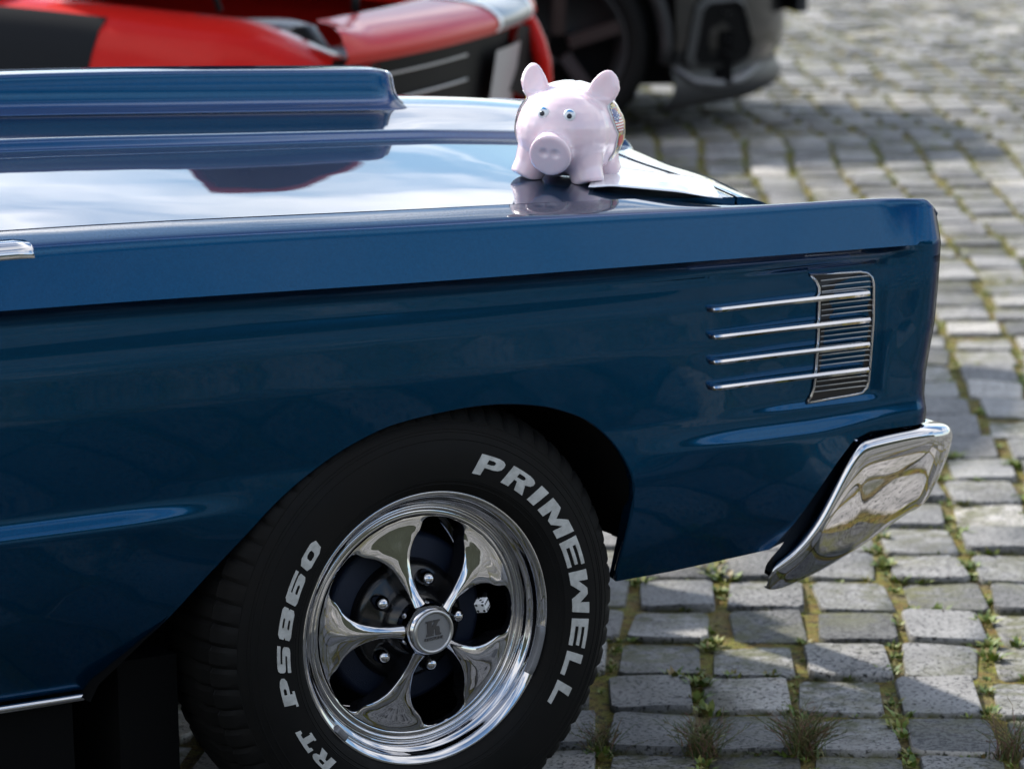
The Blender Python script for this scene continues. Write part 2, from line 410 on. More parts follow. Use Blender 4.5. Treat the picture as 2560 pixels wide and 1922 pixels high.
# wiry grass tufts
GRASS = mat('dry_wiry_grass', (.1, .1, .03), .6)
_b = NB(GRASS); _g = _b.n('ShaderNodeNewGeometry'); _b.color(_b.ramp(_g.outputs['Random Per Island'], [(0, (.05, .085, .02)), (.5, (.11, .12, .03)), (.75, (.16, .10, .05)), (1, (.18, .07, .06))]))
def tuft(px, py, n, h, seed, label):
    random.seed(seed); q0 = onZ(px, py, .008); best = None
    for j in range(nrow):
        for i in range(ncol):
            pp = warp(A0+i*PW+rowoff[j], T0+j*PD); dd = hypot(pp.x-q0.x, pp.y-q0.y)
            if best is None or dd < best[0]: best = (dd, pp)
    base = Vector((best[1].x, best[1].y, .008))
    V.clear(); F.clear()
    for _ in range(n):
        az = random.uniform(0, 2*pi); l = h*random.uniform(.45, 1.1); lean = random.uniform(.2, 1.1)
        p0 = base+Vector((random.gauss(0, .012), random.gauss(0, .012), 0))
        d = Vector((cos(az), sin(az), 0)); P = [p0+d*(lean*l*q**1.5)+Vector((0, 0, l*(q-.25*lean*q*q))) for q in (0, .3, .6, .85, 1)]
        v, f = tubevf(P, [.0007, .0007, .0006, .0004, .0002], 3, cap=False); o = len(V); V.extend(v); F.extend([tuple(i+o for i in q) for q in f])
        if random.random() < .5:
            for q in range(random.randint(3, 6)):
                b0 = P[2].lerp(P[4], random.random()); a2 = az+random.uniform(-1.2, 1.2)
                dd = Vector((cos(a2), sin(a2), random.uniform(.2, 1))).normalized()*random.uniform(.006, .018)
                v, f = tubevf([b0, b0+dd], [.0004, .0006], 3, cap=False); o = len(V); V.extend(v); F.extend([tuple(i+o for i in q_) for q_ in f])
    for _ in range(n//2):
        az = random.uniform(0, 2*pi); blade(base+Vector((random.gauss(0, .015), random.gauss(0, .015), 0)), h*random.uniform(.2, .5), .003, az, random.uniform(.3, 1.2))
    mesh('grass_tuft', list(V), list(F), GRASS, smooth=False, label=label, cat='grass tuft', group='wiry grass tufts in the paving', origin=base)
tuft(2134, 1880, 150, .085, 1, 'widest wiry grass tuft with reddish stalks between pale cobbles')
tuft(2402, 1862, 70, .08, 2, 'sparse wiry grass tuft standing apart, right of the widest one')
tuft(1872, 1905, 90, .07, 3, 'wiry grass tuft between the front tyre and the widest tuft')
tuft(1606, 1916, 45, .055, 4, 'short wiry grass tuft close beside the front tyre')
random.seed(11)
# ================================================================== BLUE CAR
car = empty('blue_car', (0, 1.02, 0), 'dark blue metallic classic car with hood scoop and chrome bumper, front wheel turned', 'car')
CY = 1.02
BODY = True    # body drawn in sheet-metal units, scaled to metres in mesh()
def bt(X):      # height of the fender crown
    z = .9355-.0275*X-.0155*X*X-.008*smooth(X, -.6, .1)*(1-.75*smooth(X, .4, .8))-.002
    if X > .800: z -= .020*((X-.800)/.030)**2
    return z
def zc(X): return .8535-.0215*X-.0045*smooth(X, -.5, .1)        # upper side crease
ARCH = [(-.487, .32), (-.44, .358), (-.392, .397), (-.313, .482), (-.227, .562), (-.147, .612), (-.09, .637), (-.047, .65), (.042, .660), (.10, .6605), (.139, .656), (.18, .648), (.207, .638), (.235, .626), (.258, .610), (.28, .588), (.296, .566), (.308, .543), (.316, .52), (.320, .48), (.316, .42)]
def chaikin(P, n=3):
    for _ in range(n):
        Q = [P[0]]
        for a, c in zip(P[:-1], P[1:]): Q += [(a[0]*.75+c[0]*.25, a[1]*.75+c[1]*.25), (a[0]*.25+c[0]*.75, a[1]*.25+c[1]*.75)]
        P = Q+[P[-1]]
    return P
ARCH_S = [p for p in chaikin(ARCH[:-1]+[(.3185, .40)])]
def zbot(X):
    if X < -.487: return .312
    if X < .318: return interp(X, ARCH_S[:-4])
    return interp(X, [(.318, .357), (.39, .36), (.56, .374), (.60, .42), (.66, .505), (.69, .54), (.72, .549), (.83, .549)])
def side(X, z):
    """outer side surface: Y for given X,z below the crease"""
    c = zc(X)
    lo = .556+(.004 if X > 0 else 0)+.012*smooth(X, .6, .8)
    A = 1-smooth(X, -.46, -.25) if X < 0 else smooth(X, .31, .52)*(1-.5*smooth(X, .6, .8))
    base = [(.25, .062), (.30, .052), (.36, .036), (.42, .021), (.48, .009), (.52, .004), (.60, .011), (.66, .012), (.72, .0125), (.78, .019), (c-.045, .0235), (c-.022, .0215), (c-.010, .014), (c-.003, .004), (c, 0.0)]
    y = interp(z, base)
    if A > 0:
        y2 = interp(z, [(.25, .062), (.30, .05), (.36, .033), (.42, .016), (.48, .006), (lo-.022, -.0005), (lo-.008, -.0022), (lo-.002, -.0015), (lo+.004, .0025), (lo+.012, .009), (lo+.020, .0125), (lo+.04, .0125), (.66, .012), (.72, .0125), (.78, .019), (c-.045, .0235), (c-.022, .0215), (c-.010, .014), (c-.003, .004), (c, 0.0)])
        y = y*(1-A)+y2*A
    # dished panel round the vent
    rX = smooth(X, .44, .60)*(1-smooth(X, .728, .745)); rz = smooth(z, .594, .606)*(1-smooth(z, .803, .812))
    y += .007*rX*rz
    if z > .62: y *= 1-smooth(X, .735, .81)*smooth(z, .62, .72)
    if X > .803: y += .012*((X-.803)/.027)**2
    return y
def shearX(u, z): return u-(.90-z)*.044*smooth(u, .55, .830)
Us = sorted(set([round(x, 4) for x in list(np.arange(-1.02, -.5, .04))+list(np.arange(-.5, .34, .0075))+[.318, .3185]+list(np.arange(.285, .318, .0022))+list(np.arange(.34, .815, .0095))+[.811, .8175, .8215, .825, .828, .830]]))
def levels(X):
    c = zc(X); t = bt(X)
    low = [.30, .32, .34, .36, .38, .40, .42, .44, .46, .48, .50, .515, .53, .54, .548, .554, .558, .562, .566, .570, .575, .582, .590, .594, .598, .602, .606, .612, .625, .64, .66, .68, .70, .72, .74, .76, .78, .795, .803, .806, .809, .812]
    return low+[c-.03, c-.022, c-.016, c-.010, c-.006, c-.003, c]
def fender_pts(X):
    zb = zbot(X); out = []
    yb = side(X, zb)
    out += [(X, yb+.02, zb+.004), (X, yb+.004, zb+.0005)]     # returned lip
    for z in levels(X):
        zz = max(z, zb); out.append((X, side(X, zz), zz))
    c, t = zc(X), bt(X)
    e = .012*((X-.803)/.027)**2 if X > .803 else 0
    fd = .30*smooth(X, .35, .62); ft = .033*(1-.55*smooth(X, .735, .81))
    for q in (.12, .3, .5, .7, .88, .96): out.append((X, e+ft*q, c+(t-.0065-c)*q))
    for y, dz in ((.0360, -.0040), (.0395, -.0018), (.044, -.0002), (.052, .0015), (.065, .0034), (.085, .0060), (.105, .0082), (.1150, .0092), (.1164, .0065), (.117, -.03)): out.append((X, y-.033+ft+e*.5, t+dz+.0005*smooth(y, .04, .115)*(1-smooth(X, .4, .6))-fd*max(0, y-.042)))
    def lip(x, z): return -.012*smooth(.47-z, 0, .10)*max(0, 1-(x-.318)/.05) if .317 < x < .368 else 0
    return [(shearX(x, z)+lip(x, z), y, z) for x, y, z in out]
cols = [fender_pts(X) for X in Us]
v, f = grid(lambda i, j: cols[i][j], len(Us)-1, len(cols[0])-1)
fen = mesh('fender', v, f, BLUE, car); weld(fen, 2e-6)
fen.data.set_sharp_from_angle(angle=radians(40))

P = [(x+.0005, side(x, z)+.004, z+.0008) for x, z in ARCH_S[:-4] if x > -.485]+[(.3185-.012*smooth(.47-z, 0, .10), side(.3185, z)+.004, z) for z in (.46, .43, .40, .375, .36)]
v, f = tubevf(P, .0032, 8); mesh('arch_lip', v, f, BLUE, car)
# rear of the body side (door and quarter), cabin: continues out of the frame
def side_strip(name, X0, X1, n, m=BLUE):
    cs = []
    for k in range(n+1):
        X = X0+(X1-X0)*k/n; Xc = -1.0
        p = [(X, y, z) for (x, y, z) in fender_pts(-1.02)]
        cs.append(p)
    v, f = grid(lambda i, j: cs[i][j], n, len(cs[0])-1); return mesh(name, v, f, m, car)
weld(side_strip('door', -2.25, -1.026, 3)); weld(side_strip('rear_quarter', -4.05, -2.256, 3))
def far_side():
    cs = [[(x, 2*CY-y, z) for (x, y, z) in fender_pts(X)] for X in list(np.arange(-1.0, .80, .06))+[.81, .830]]
    v, f = grid(lambda i, j: cs[i][j], len(cs)-1, len(cs[0])-1, flip=True); weld(mesh('fender', v, f, BLUE, car), 2e-6)
    b = [(x, 2*CY-y, z) for (x, y, z) in fender_pts(-1.02)]
    v, f = grid(lambda i, j: (-4.05+3.03*i, b[j][1], b[j][2]), 1, len(b)-1, flip=True); weld(mesh('far_side_panel', v, f, BLUE, car))
far_side()
# ---- hood
HP = [(.10, .0090), (.1175, .0102), (.25, .0180), (.40, .0260), (.60, .0360), (.692, .040), (.705, .0415), (.710, .0435), (.725, .0535), (.731, .0555), (.745, .057), (.80, .0635), (.86, .0715), (.93, .081), (1.02, .086)]
def xh(Y): return .5415+.18*(min(Y, 2*CY-Y)-.1)-.10*max(0, min(Y, 2*CY-Y)-.75)**2
def xn(Y): return .617+.185*(min(Y, 2*CY-Y)-.1)-.10*max(0, min(Y, 2*CY-Y)-.75)**2
def hz(X, Y):
    y = min(Y, 2*CY-Y); s = max(0, (X-(xn(y)-.42))/.42)
    return bt(min(X, .78))+interp(y, HP)*(1.04-.16*smooth(X, -.3, .55))-(.009+.021*smooth(y, .15, .6))*s*s
ys = [.1190, .1192, .125, .14, .16, .19, .22, .26, .30, .34, .38, .42, .46, .50, .54, .58, .62, .65, .675, .69, .70, .705, .709, .713, .717, .721, .725, .729, .734, .741, .755, .775, .80, .83, .86, .90, .94, .98, 1.02]
ys = ys+[2*CY-y for y in ys[-2::-1]]
hu = [0, .0005]+list(np.linspace(.02, .97, 46))+[.985, .994, .9985, .9997, 1.0]
def hp2(i, j):
    Y = ys[j]; X = -1.0+hu[i]*(xh(Y)+1.0); z = hz(X, Y)
    if i == 0 or i == len(hu)-1 or j == 0 or j == len(ys)-1: z -= .03
    elif i == len(hu)-2: z -= .0012
    return (X, Y, z)
v, f = grid(hp2, len(hu)-1, len(ys)-1)
hood = mesh('hood', v, f, BLUE, car); weld(hood, 1e-6); hood.data.set_sharp_from_angle(angle=radians(50))
# header panel ahead of the hood
pu = [0, .004, .03, .12, .3, .5, .68, .80, .88, .94, .975, 1.0, 1.0]
def hd(i, j):
    Y = ys[j]; a = xh(Y)+.0035; X = a+pu[i]*(xn(Y)-a); z = hz(X, Y)
    if i == 0 or j in (0, len(ys)-1): z -= .03
    if pu[i] > .7: z -= .018*((pu[i]-.7)/.3)**2.2
    z -= .016*smooth(pu[i], .1, 1)*(1-smooth(min(Y, 2*CY-Y), .12, .45))
    if i == 12: z -= .10
    return (X, Y, z)
v, f = grid(hd, len(pu)-1, len(ys)-1); hp_ = mesh('header_panel', v, f, BLUE, car); weld(hp_, 1e-6); hp_.data.set_sharp_from_angle(angle=radians(50))
P = [(xh(y)+.002, y, hz(xh(y), y)+.0012) for y in ys[2:-2]]
v, f = tubevf(P, .0008, 6); mesh('hood_edge_trim', v, f, CHROME, car)
# ---- scoop
SX = [-.99]+list(np.arange(-.95, .33, .05))+[.35, .37, .385, .398, .408, .415, .419, .421, .422]
sect = [(.875, 0), (.89, .0015), (.905, .005), (.918, .010), (.927, .0165), (.933, .025), (.937, .036), (.9395, .0455), (.9425, .0505), (.948, .0535), (.958, .055), (.985, .054), (1.02, .053)]
def scoop_pt(i, j):
    X = SX[i]; n = len(sect); jj = j if j < n else 2*n-2-j
    y, h = sect[jj]
    k = 1.0-.16*smooth(-X, -.1, .6)
    rnd = max(0, (X-.385)/.037)
    y += (.020*rnd**2.4)*(1 if jj > 2 else .8)
    zz = hz(X, y)+h*k*(1-.12*rnd**3)-.003*(1 if jj == 0 else 0)
    if j >= n: y = 2*CY-y; zz -= .012*h/.055
    return (X, y, zz)
v, f = grid(scoop_pt, len(SX)-1, 2*len(sect)-2)
scoop = mesh('hood_scoop', v, f, BLUE, hood); solid(scoop, .003, -1)
v, f = boxvf((.38, CY, hz(.38, CY)+.018), (.02, .13, .04)); mesh('scoop_opening', v, f, MATTE, hood)
pale = [Vector(scoop_pt(len(SX)-1, j))+Vector((.0015, 0, 0)) for j in range(2, 2*len(sect)-3)]
v, f = tubevf(pale, .0014, 6); mesh('scoop_edge_trim', v, f, CHROME, hood)
# ---- nose: grille, headlights
def panel(name, pts, m, parent, **k): return mesh(name, pts, [tuple(range(len(pts)))], m, parent, smooth=False, **k)
endc = [Vector(q) for q in cols[-1][2:-2] if q[2] >= .5485]
for sgn in (0, 1):
    my = (lambda y: y) if not sgn else (lambda y: 2*CY-y)
    def capp(i, j):
        p = endc[i]; inn = .19
        return [(p.x+.0022, my(p.y+.0015), p.z-.0006), (p.x+.0035, my(p.y+.004), p.z-.002), (p.x+.004, my(p.y+.012+.25*max(0, .1-p.y)), p.z-.008), (p.x+.004, my(inn), min(p.z-.01, .86)), (p.x-.12, my(inn+.01), min(p.z-.01, .86))][j]
    v, f = grid(capp, len(endc)-1, 4, flip=bool(sgn))
    bez = mesh('headlight_bezel', v, f, BLUE, car)
    for zz in (.64, .79):
        fr = Frame((shearX(.830, zz)+.004, .11 if not sgn else 2*CY-.10, zz), (0, 1, 0), (0, 0, 1), (1, 0, 0))
        v, f = fr.lathe([(.068, 0), (.066, .006), (.060, .006), (.058, .0)], 32); mesh('headlight_ring', v, f, CHROME, bez)
        v, f = fr.lathe([(.058, 0), (.045, .012), (.02, .018), (.0005, .019)], 32); mesh('headlight', v, f, LENS, bez)
v, f = boxvf((.575, CY, .70), (.02, 1.5, .34)); mesh('radiator_grille', v, f, MATTE, car)
for k in range(9):
    v, f = boxvf((.60, CY, .58+k*.034), (.012, 1.46, .006)); mesh('grille_bar', v, f, CHROME, car, smooth=False)
# inner dark valance behind the bumper
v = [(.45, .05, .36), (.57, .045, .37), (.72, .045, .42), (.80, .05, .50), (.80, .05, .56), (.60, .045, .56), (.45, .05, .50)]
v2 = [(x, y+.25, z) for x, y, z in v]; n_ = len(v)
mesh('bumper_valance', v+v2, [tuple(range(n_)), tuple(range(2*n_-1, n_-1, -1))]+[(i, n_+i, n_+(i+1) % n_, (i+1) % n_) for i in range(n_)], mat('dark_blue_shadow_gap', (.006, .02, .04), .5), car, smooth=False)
# ---- bumper: lofted wrap-round blade
topc = [(.5480, .338), (.552, .348), (.560, .356), (.575, .367), (.592, .381), (.62, .421), (.643, .460), (.662, .495), (.679, .522), (.688, .534), (.70, .5405), (.74, .5445), (.789, .5475), (.80, .547)]
botc = [(.5480, .318), (.552, .312), (.560, .309), (.575, .309), (.60, .313), (.648, .326), (.70, .347), (.73, .362), (.77, .384), (.80, .402)]
path = []   # (x, y, nx, ny, ztop, zbot)
for X in (.5480, .550, .553, .558, .566, .575, .585, .60, .62, .643, .662, .679, .69, .70, .72, .74, .76, .78, .804): path.append((X, .018, 0, -1, interp(X, topc), interp(X, botc)))
R_ = .055
for k in range(1, 9):
    a = pi/2*k/8; path.append((.804+R_*sin(a), .018+R_*(1-cos(a)), sin(a), -cos(a), .547-.012*k/8, .400+.022*k/8))
for Y in (.15, .3, .6, CY): path.append((.804+R_+.02*smooth(Y, .05, CY), Y, 1, 0, .535, .422))
half = list(path)
for (x, y, nx, ny, a, b) in half[-2::-1]: path.append((x, 2*CY-y, nx, -ny, a, b))
prof = [(-.03, 0.012), (-.004, .0), (.012, .012), (.021, .035), (.026, .075), (.029, .13), (.0295, .19), (.0285, .26), (.026, .36), (.021, .5), (.014, .66), (.006, .82), (-.001, .93), (-.006, .985), (-.012, 1.0), (-.03, .99)]
def bump_pt(i, j):
    x, y, nx, ny, zt, zb = path[i]; o, q = prof[j]
    h = zt-zb; s = min(1, h/.10); s2 = s if i < len(path)-6 else s
    oo = o*s if o > 0 else o*max(.25, s)
    lead = 0
    return (x+nx*oo, y+ny*oo, zt-h*q)
v, f = grid(bump_pt, len(path)-1, len(prof)-1)
bum = mesh('bumper', v, f, CHROME, car); weld(bum, 1e-5); subsurf(bum, 2)
# ---- vent with four spears
vy = .0105
ven = None
def vside(x, z): return side(x, z)
out = [(.6155, .797), (.66, .7955), (.70, .794), (.712, .791), (.719, .784), (.7205, .774), (.7185, .72), (.7155, .66), (.7135, .625), (.711, .615), (.703, .608), (.69, .6065), (.65, .605), (.6085, .603), (.6155, .612), (.6195, .624), (.6215, .64), (.6245, .70), (.6275, .765), (.6275, .777), (.6245, .787)]
bk = [Vector((x, vside(x, z)+.0015, z)) for x, z in out]
v2 = [p+Vector((0, -.003, 0)) for p in bk]; n_ = len(bk)
ven = mesh('side_vent', bk+v2, [tuple(range(n_)), tuple(range(2*n_-1, n_-1, -1))]+[(i, n_+i, n_+(i+1) % n_, (i+1) % n_) for i in range(n_)], mat('vent_black', (.008, .007, .008), .45), car, smooth=False)
v, f = tubevf([p+Vector((0, -.004, 0)) for p in bk], .0021, 8, closed=True); mesh('vent_frame', v, f, CHROME, ven)
BZ = [.7635, .7235, .6855, .6465]
for k, z0 in enumerate([.787, .779, .771, .7515+.0, .743, .7350, .7115, .7035, .6955, .6745, .6665, .6585, .6345, .6265, .6185]):
    x0 = interp(z0, [(.612, .6180), (.64, .625), (.70, .628), (.765, .631), (.79, .632)])
    x1 = interp(z0, [(.61, .7105), (.66, .7145), (.72, .7175), (.79, .7165)])
    P = [(x0, vside(x0, z0)-.0035, z0)]+[(x0+(x1-x0)*q, vside(x0+(x1-x0)*q, z0)-.004, z0+.0004*sin(q*3)) for q in (.3, .6, .8)]+[(x1-.006, vside(x1, z0)-.004, z0+.0002), (x1, vside(x1, z0)-.003, z0-.0012)]
    v, f = tubevf(P, .0011, 6); mesh('vent_slat', v, f, SATIN, ven)
for z0 in BZ:
    V_ = []; F_ = []
    sec = [(.002, .0062), (-.006, .0062), (-.0165, .0038), (-.019, .0), (-.0165, -.0042), (-.004, -.0058), (.002, -.0058)]
    xs_ = [(.4385, .55, .1), (.4395, .6, .5), (.4415, .75, .72), (.446, .86, .82), (.455, .88, .86), (.55, .92, .93), (.63, 1.0, 1.0), (.69, 1.0, 1.02), (.703, .97, 1.0), (.7068, .7, .85), (.7075, .4, .3)]
    for (x, s1, s2) in xs_:
        for (o, h) in sec: V_.append((x, side(.5, z0)-.001+(o*s2 if o < 0 else o)+(.005 if x > .60 else .005*smooth(x, .44, .6)), z0+h*s1))
    m_ = len(sec)
    for i in range(len(xs_)-1):
        for j in range(m_): F_.append((i*m_+j, i*m_+(j+1) % m_, (i+1)*m_+(j+1) % m_, (i+1)*m_+j))
    F_.append(tuple(range(m_))); F_.append(tuple((len(xs_)-1)*m_+j for j in range(m_))[::-1])
    b_ = mesh('vent_spear', V_, F_, CHROME, ven, smooth=True, sharp=25); weld(b_)
# ---- rocker and crown trim
P = [(-.4965, .044, .3035), (-.4985, .040, .3035), (-.505, .038, .3035), (-.6, .038, .3033), (-1.0, .038, .303), (-2.3, .038, .303)]
v, f = tubevf(P, [.003, .0055, .0062, .0063, .0063, .0063], 10); mesh('rocker_trim', v, f, CHROME, car)
v, f = boxvf((-1.56, .085, .215), (2.1, .05, .165)); mesh('rocker_sill', v, f, MATTE, car, smooth=False)
V_ = []
for X, w, h in ((-.538, .5, .3), (-.541, .8, .7), (-.56, 1, 1), (-.8, 1, 1), (-1.02, 1, 1)):
    t = bt(X)
    V_ += [(X, .029, t-.016), (X-.002, .029-.003*h, t-.014+.004*w), (X, .037, t-.004+.010*h), (X, .056, t+.001+.007*h), (X, .062, t-.002)]
F_ = [(i*5+j, i*5+j+1, i*5+j+6, i*5+j+5) for i in range(4) for j in range(4)]+[(0, 1, 2, 3, 4)]
mesh('crown_trim', V_, F_, CHROME, car)
# ---- wheel well liner (open towards the ground at the front)
AL = [(-.50, .30)]+[(x, z+.004) for x, z in ARCH if x <= .316]+[(.322, .482), (.322, .468)]
v, f = grid(lambda i, j: (AL[i][0], [.02, .10, .62][j], AL[i][1]), len(AL)-1, 2); mesh('wheel_well', v, f, MATTE, car)
v, f = boxvf((-.12, .66, .56), (.86, .02, .34)); mesh('inner_apron', v, f, MATTE, car, smooth=False)
v, f = boxvf((-.52, .40, .24), (.03, .66, .22)); mesh('splash_panel', v, f, MATTE, car, smooth=False)
v, f = boxvf((-.392, .30, .20), (.085, .44, .27)); mesh('shade_block', v, f, MATTE, car, smooth=False)  # added black block standing in for the deep shade behind the tyre
v, f = boxvf((-.1, .60, .22), (.9, .05, .12)); mesh('frame_rail', v, f, MATTE, car, smooth=False)
v, f = boxvf((-.75, .93, .22), (.4, 1.6, .12)); mesh('floor_pan', v, f, MATTE, car, smooth=False)
v, f = boxvf((-2.2, .93, .30), (2.6, 1.66, .12)); mesh('floor_pan', v, f, MATTE, car, smooth=False)
v, f = boxvf((-.1, .95, .42), (.8, .5, .44)); mesh('engine_block', v, f, MATTE, car, smooth=False)
# ---- cabin (behind the frame)
def cab(i, j):
    u = [(-1.02, .95, .10), (-1.06, .98, .11), (-1.75, 1.36, .27), (-1.95, 1.385, .29), (-2.6, 1.385, .29), (-3.15, 1.02, .16), (-3.2, .93, .12)][i]
    X, z, ins = u; hw = CY-ins
    sec = [(-1, .92), (-1, z-.03) if z > 1.1 else (-1, z), (-.93, z), (-.5, z+.015), (0, z+.02), (.5, z+.015), (.93, z), (1, z-.03) if z > 1.1 else (1, z), (1, .92)][j]
    k = 1.0 if j not in (0, 8) else (CY-.10)/hw
    return (X, CY+sec[0]*hw*k, sec[1])
v, f = grid(cab, 6, 8); fm = []
for i in range(6):
    for j in range(8): fm.append(1 if (i in (1, 4) and 1 <= j <= 6) or (j in (0, 7) and 1 <= i <= 4) else 0)
mesh('cabin', v, f, BLUE, car, mats=[BLUE, GLASS], fmat=fm, smooth=False)
v, f = boxvf((-3.62, CY, .90), (.86, 1.66, .05)); mesh('trunk_lid', v, f, BLUE, car)

# ---- wheels
BODY = False
def make_wheel(O, n, detail=True):
    n = Vector(n).normalized(); e1 = Vector((0, 0, 1)).cross(n).normalized()
    if e1.x < 0: e1 = -e1
    e2 = e1.cross(n)
    if e2.z < 0: e2 = -e2
    if detail:
        ca, sa = cos(radians(3.6)), sin(radians(3.6)); e1, e2 = e1*ca+e2*sa, e2*ca-e1*sa
    fr = Frame(O, e1, e2, n)
    lip = [(.150, -.20), (.168, -.19), (.175, -.12), (.170, -.05), (.1665, -.036), (.1675, -.030), (.171, -.0275), (.1735, -.029), (.1755, -.032), (.1775, -.030), (.179, -.022), (.181, -.0185), (.184, -.0175), (.1865, -.0145), (.1885, -.008), (.1905, -.004), (.194, -.0015), (.1975, .0012), (.2005, .0022), (.2025, .0005), (.203, -.004), (.2015, -.012)]
    v, f = fr.lathe(lip, 144); wheel = mesh('wheel', v, f, CHROME, car, label='chrome five spoke wheel with white letter tyre' if detail else None)
    wheel['_w'] = tuple(wheel['_w'])
    # tyre
    TP = [(.198, -.016), (.2005, -.004), (.203, .004), (.209, .010), (.218, .0148), (.2215, .0158), (.2225, .0172), (.232, .0182), (.245, .0187), (.258, .0178), (.270, .0155), (.283, .0108), (.294, .0050), (.3005, .0005), (.302, -.001), (.3035, -.001), (.311, -.006), (.319, -.013), (.3255, -.022), (.329, -.031), (.3305, -.033), (.3315, -.04), (.335, -.062), (.3365, -.10), (.335, -.14), (.329, -.175), (.314, -.197), (.29, -.208), (.25, -.215), (.21, -.208), (.19, -.19)]
    seg = 320
    def groove(i, k, r, h):
        if 14 <= k <= 25:
            ph = i % 5
            side_ = k <= 20
            if ph == 0 and k >= 16: r -= .0045 if k > 18 else .0035; h -= .002 if k < 20 else 0
            if k == 21 or k == 23: r -= .004
        return r, h
    v, f = fr.lathe(TP, seg, groove)
    v = [(p.x, p.y, max(p.z, .0125)) for p in v]
    tyre = mesh('tyre', v, f, RUBBER, wheel, sharp=30)
    # spoke plate
    W0 = radians(-3.0)
    def sw(r):    # half width angle of spoke
        return interp(r, [(.036, .28), (.05, .17), (.06, .135), (.07, .12), (.085, .135), (.10, .165), (.112, .205), (.122, .25), (.130, .295), (.136, .335), (.141, .362), (.148, .378), (.153, .395), (.1565, .43), (.1585, .50), (.1595, .6283)])
    def pz(r): return interp(r, [(.034, .004), (.05, -.006), (.07, -.0145), (.10, -.0215), (.13, -.027), (.15, -.0295), (.16, -.0295), (.168, -.0305)])
    rs = [.034, .040, .05, .06, .07, .08, .09, .10, .107, .112, .117, .122, .127, .132, .135, .137, .1385, .142, .147, .152, .155, .157, .1580, .1585, .1592, .1595]
    cols_ = [-1.0, -1.0, -.985, -.93, -.82, -.6, -.3, 0, .3, .6, .82, .93, .985, 1.0, 1.0]
    for k in range(5):
        ac = W0+radians(36)+k*radians(72)
        def sp(i, j):
            r = rs[i]; c = cols_[j]; a = ac+c*sw(r)
            h = pz(r)+.0042*(1-c*c)*smooth(.16-r, .0, .05)
            e = abs(c)
            if e > .97: h -= .0008
            if e == 1.0: h -= .0022
            if j in (0, len(cols_)-1): h -= .030*min(1, (.1605-r)/.02+.25); a -= c*.012*(.05/r)
            return fr(r*cos(a), r*sin(a), h)
        v, f = grid(sp, len(rs)-1, len(cols_)-1)
        fm = [1 if (j in (0, len(cols_)-2)) else 0 for i in range(len(rs)-1) for j in range(len(cols_)-1)]
        mesh('spoke', v, f, CHROME, wheel, mats=[CHROME, GLOSSBLACK], fmat=fm, sharp=50)
    v, f = fr.lathe([(.1592, -.0325), (.1595, -.0305), (.164, -.0302), (.1685, -.032)], 120); mesh('spoke_ring', v, f, CHROME, wheel)
    # dark centre, drum, hub
    v, f = fr.lathe([(.02, -.006), (.044, -.016), (.052, -.034), (.060, -.044), (.078, -.048), (.086, -.054), (.090, -.064), (.092, -.10)], 60); mesh('centre_dish', v, f, GLOSSBLACK, wheel)
    v, f = fr.lathe([(.05, -.068), (.118, -.066), (.126, -.070), (.128, -.09), (.128, -.15), (.05, -.152)], 60); mesh('brake_drum', v, f, DARKBLUE, wheel)
    v, f = fr.lathe([(.05, -.175), (.16, -.176)], 40); mesh('backing_plate', v, f, MATTE, wheel)
    v, f = fr.lathe([(.0425, -.02), (.041, -.006), (.0385, .006), (.0355, .0145), (.0325, .0175)], 60); hub = mesh('hub', v, f, CHROME, wheel)
    v, f = fr.lathe([(.0335, .0155), (.0325, .0195), (.031, .0215), (.0285, .0215), (.0272, .0202), (.0268, .0185)], 60); mesh('cap_ring', v, f, SATIN, wheel)
    v, f = fr.lathe([(.027, .0185), (.0005, .0185)], 48); mesh('hub_cap', v, f, CAST, wheel)
    for k in range(5):
        a = W0+k*radians(72)+radians(2); c0 = fr(.067*cos(a), .067*sin(a), -.047)
        f2 = Frame(c0, e1, e2, n)
        v, f = f2.lathe([(.0115, 0), (.0118, .006), (.0116, .012), (.0108, .017), (.0088, .0215), (.0055, .0245), (.002, .026), (.0003, .0262)], 20); mesh('lug_nut', v, f, CHROME, wheel)
    if not detail: return wheel
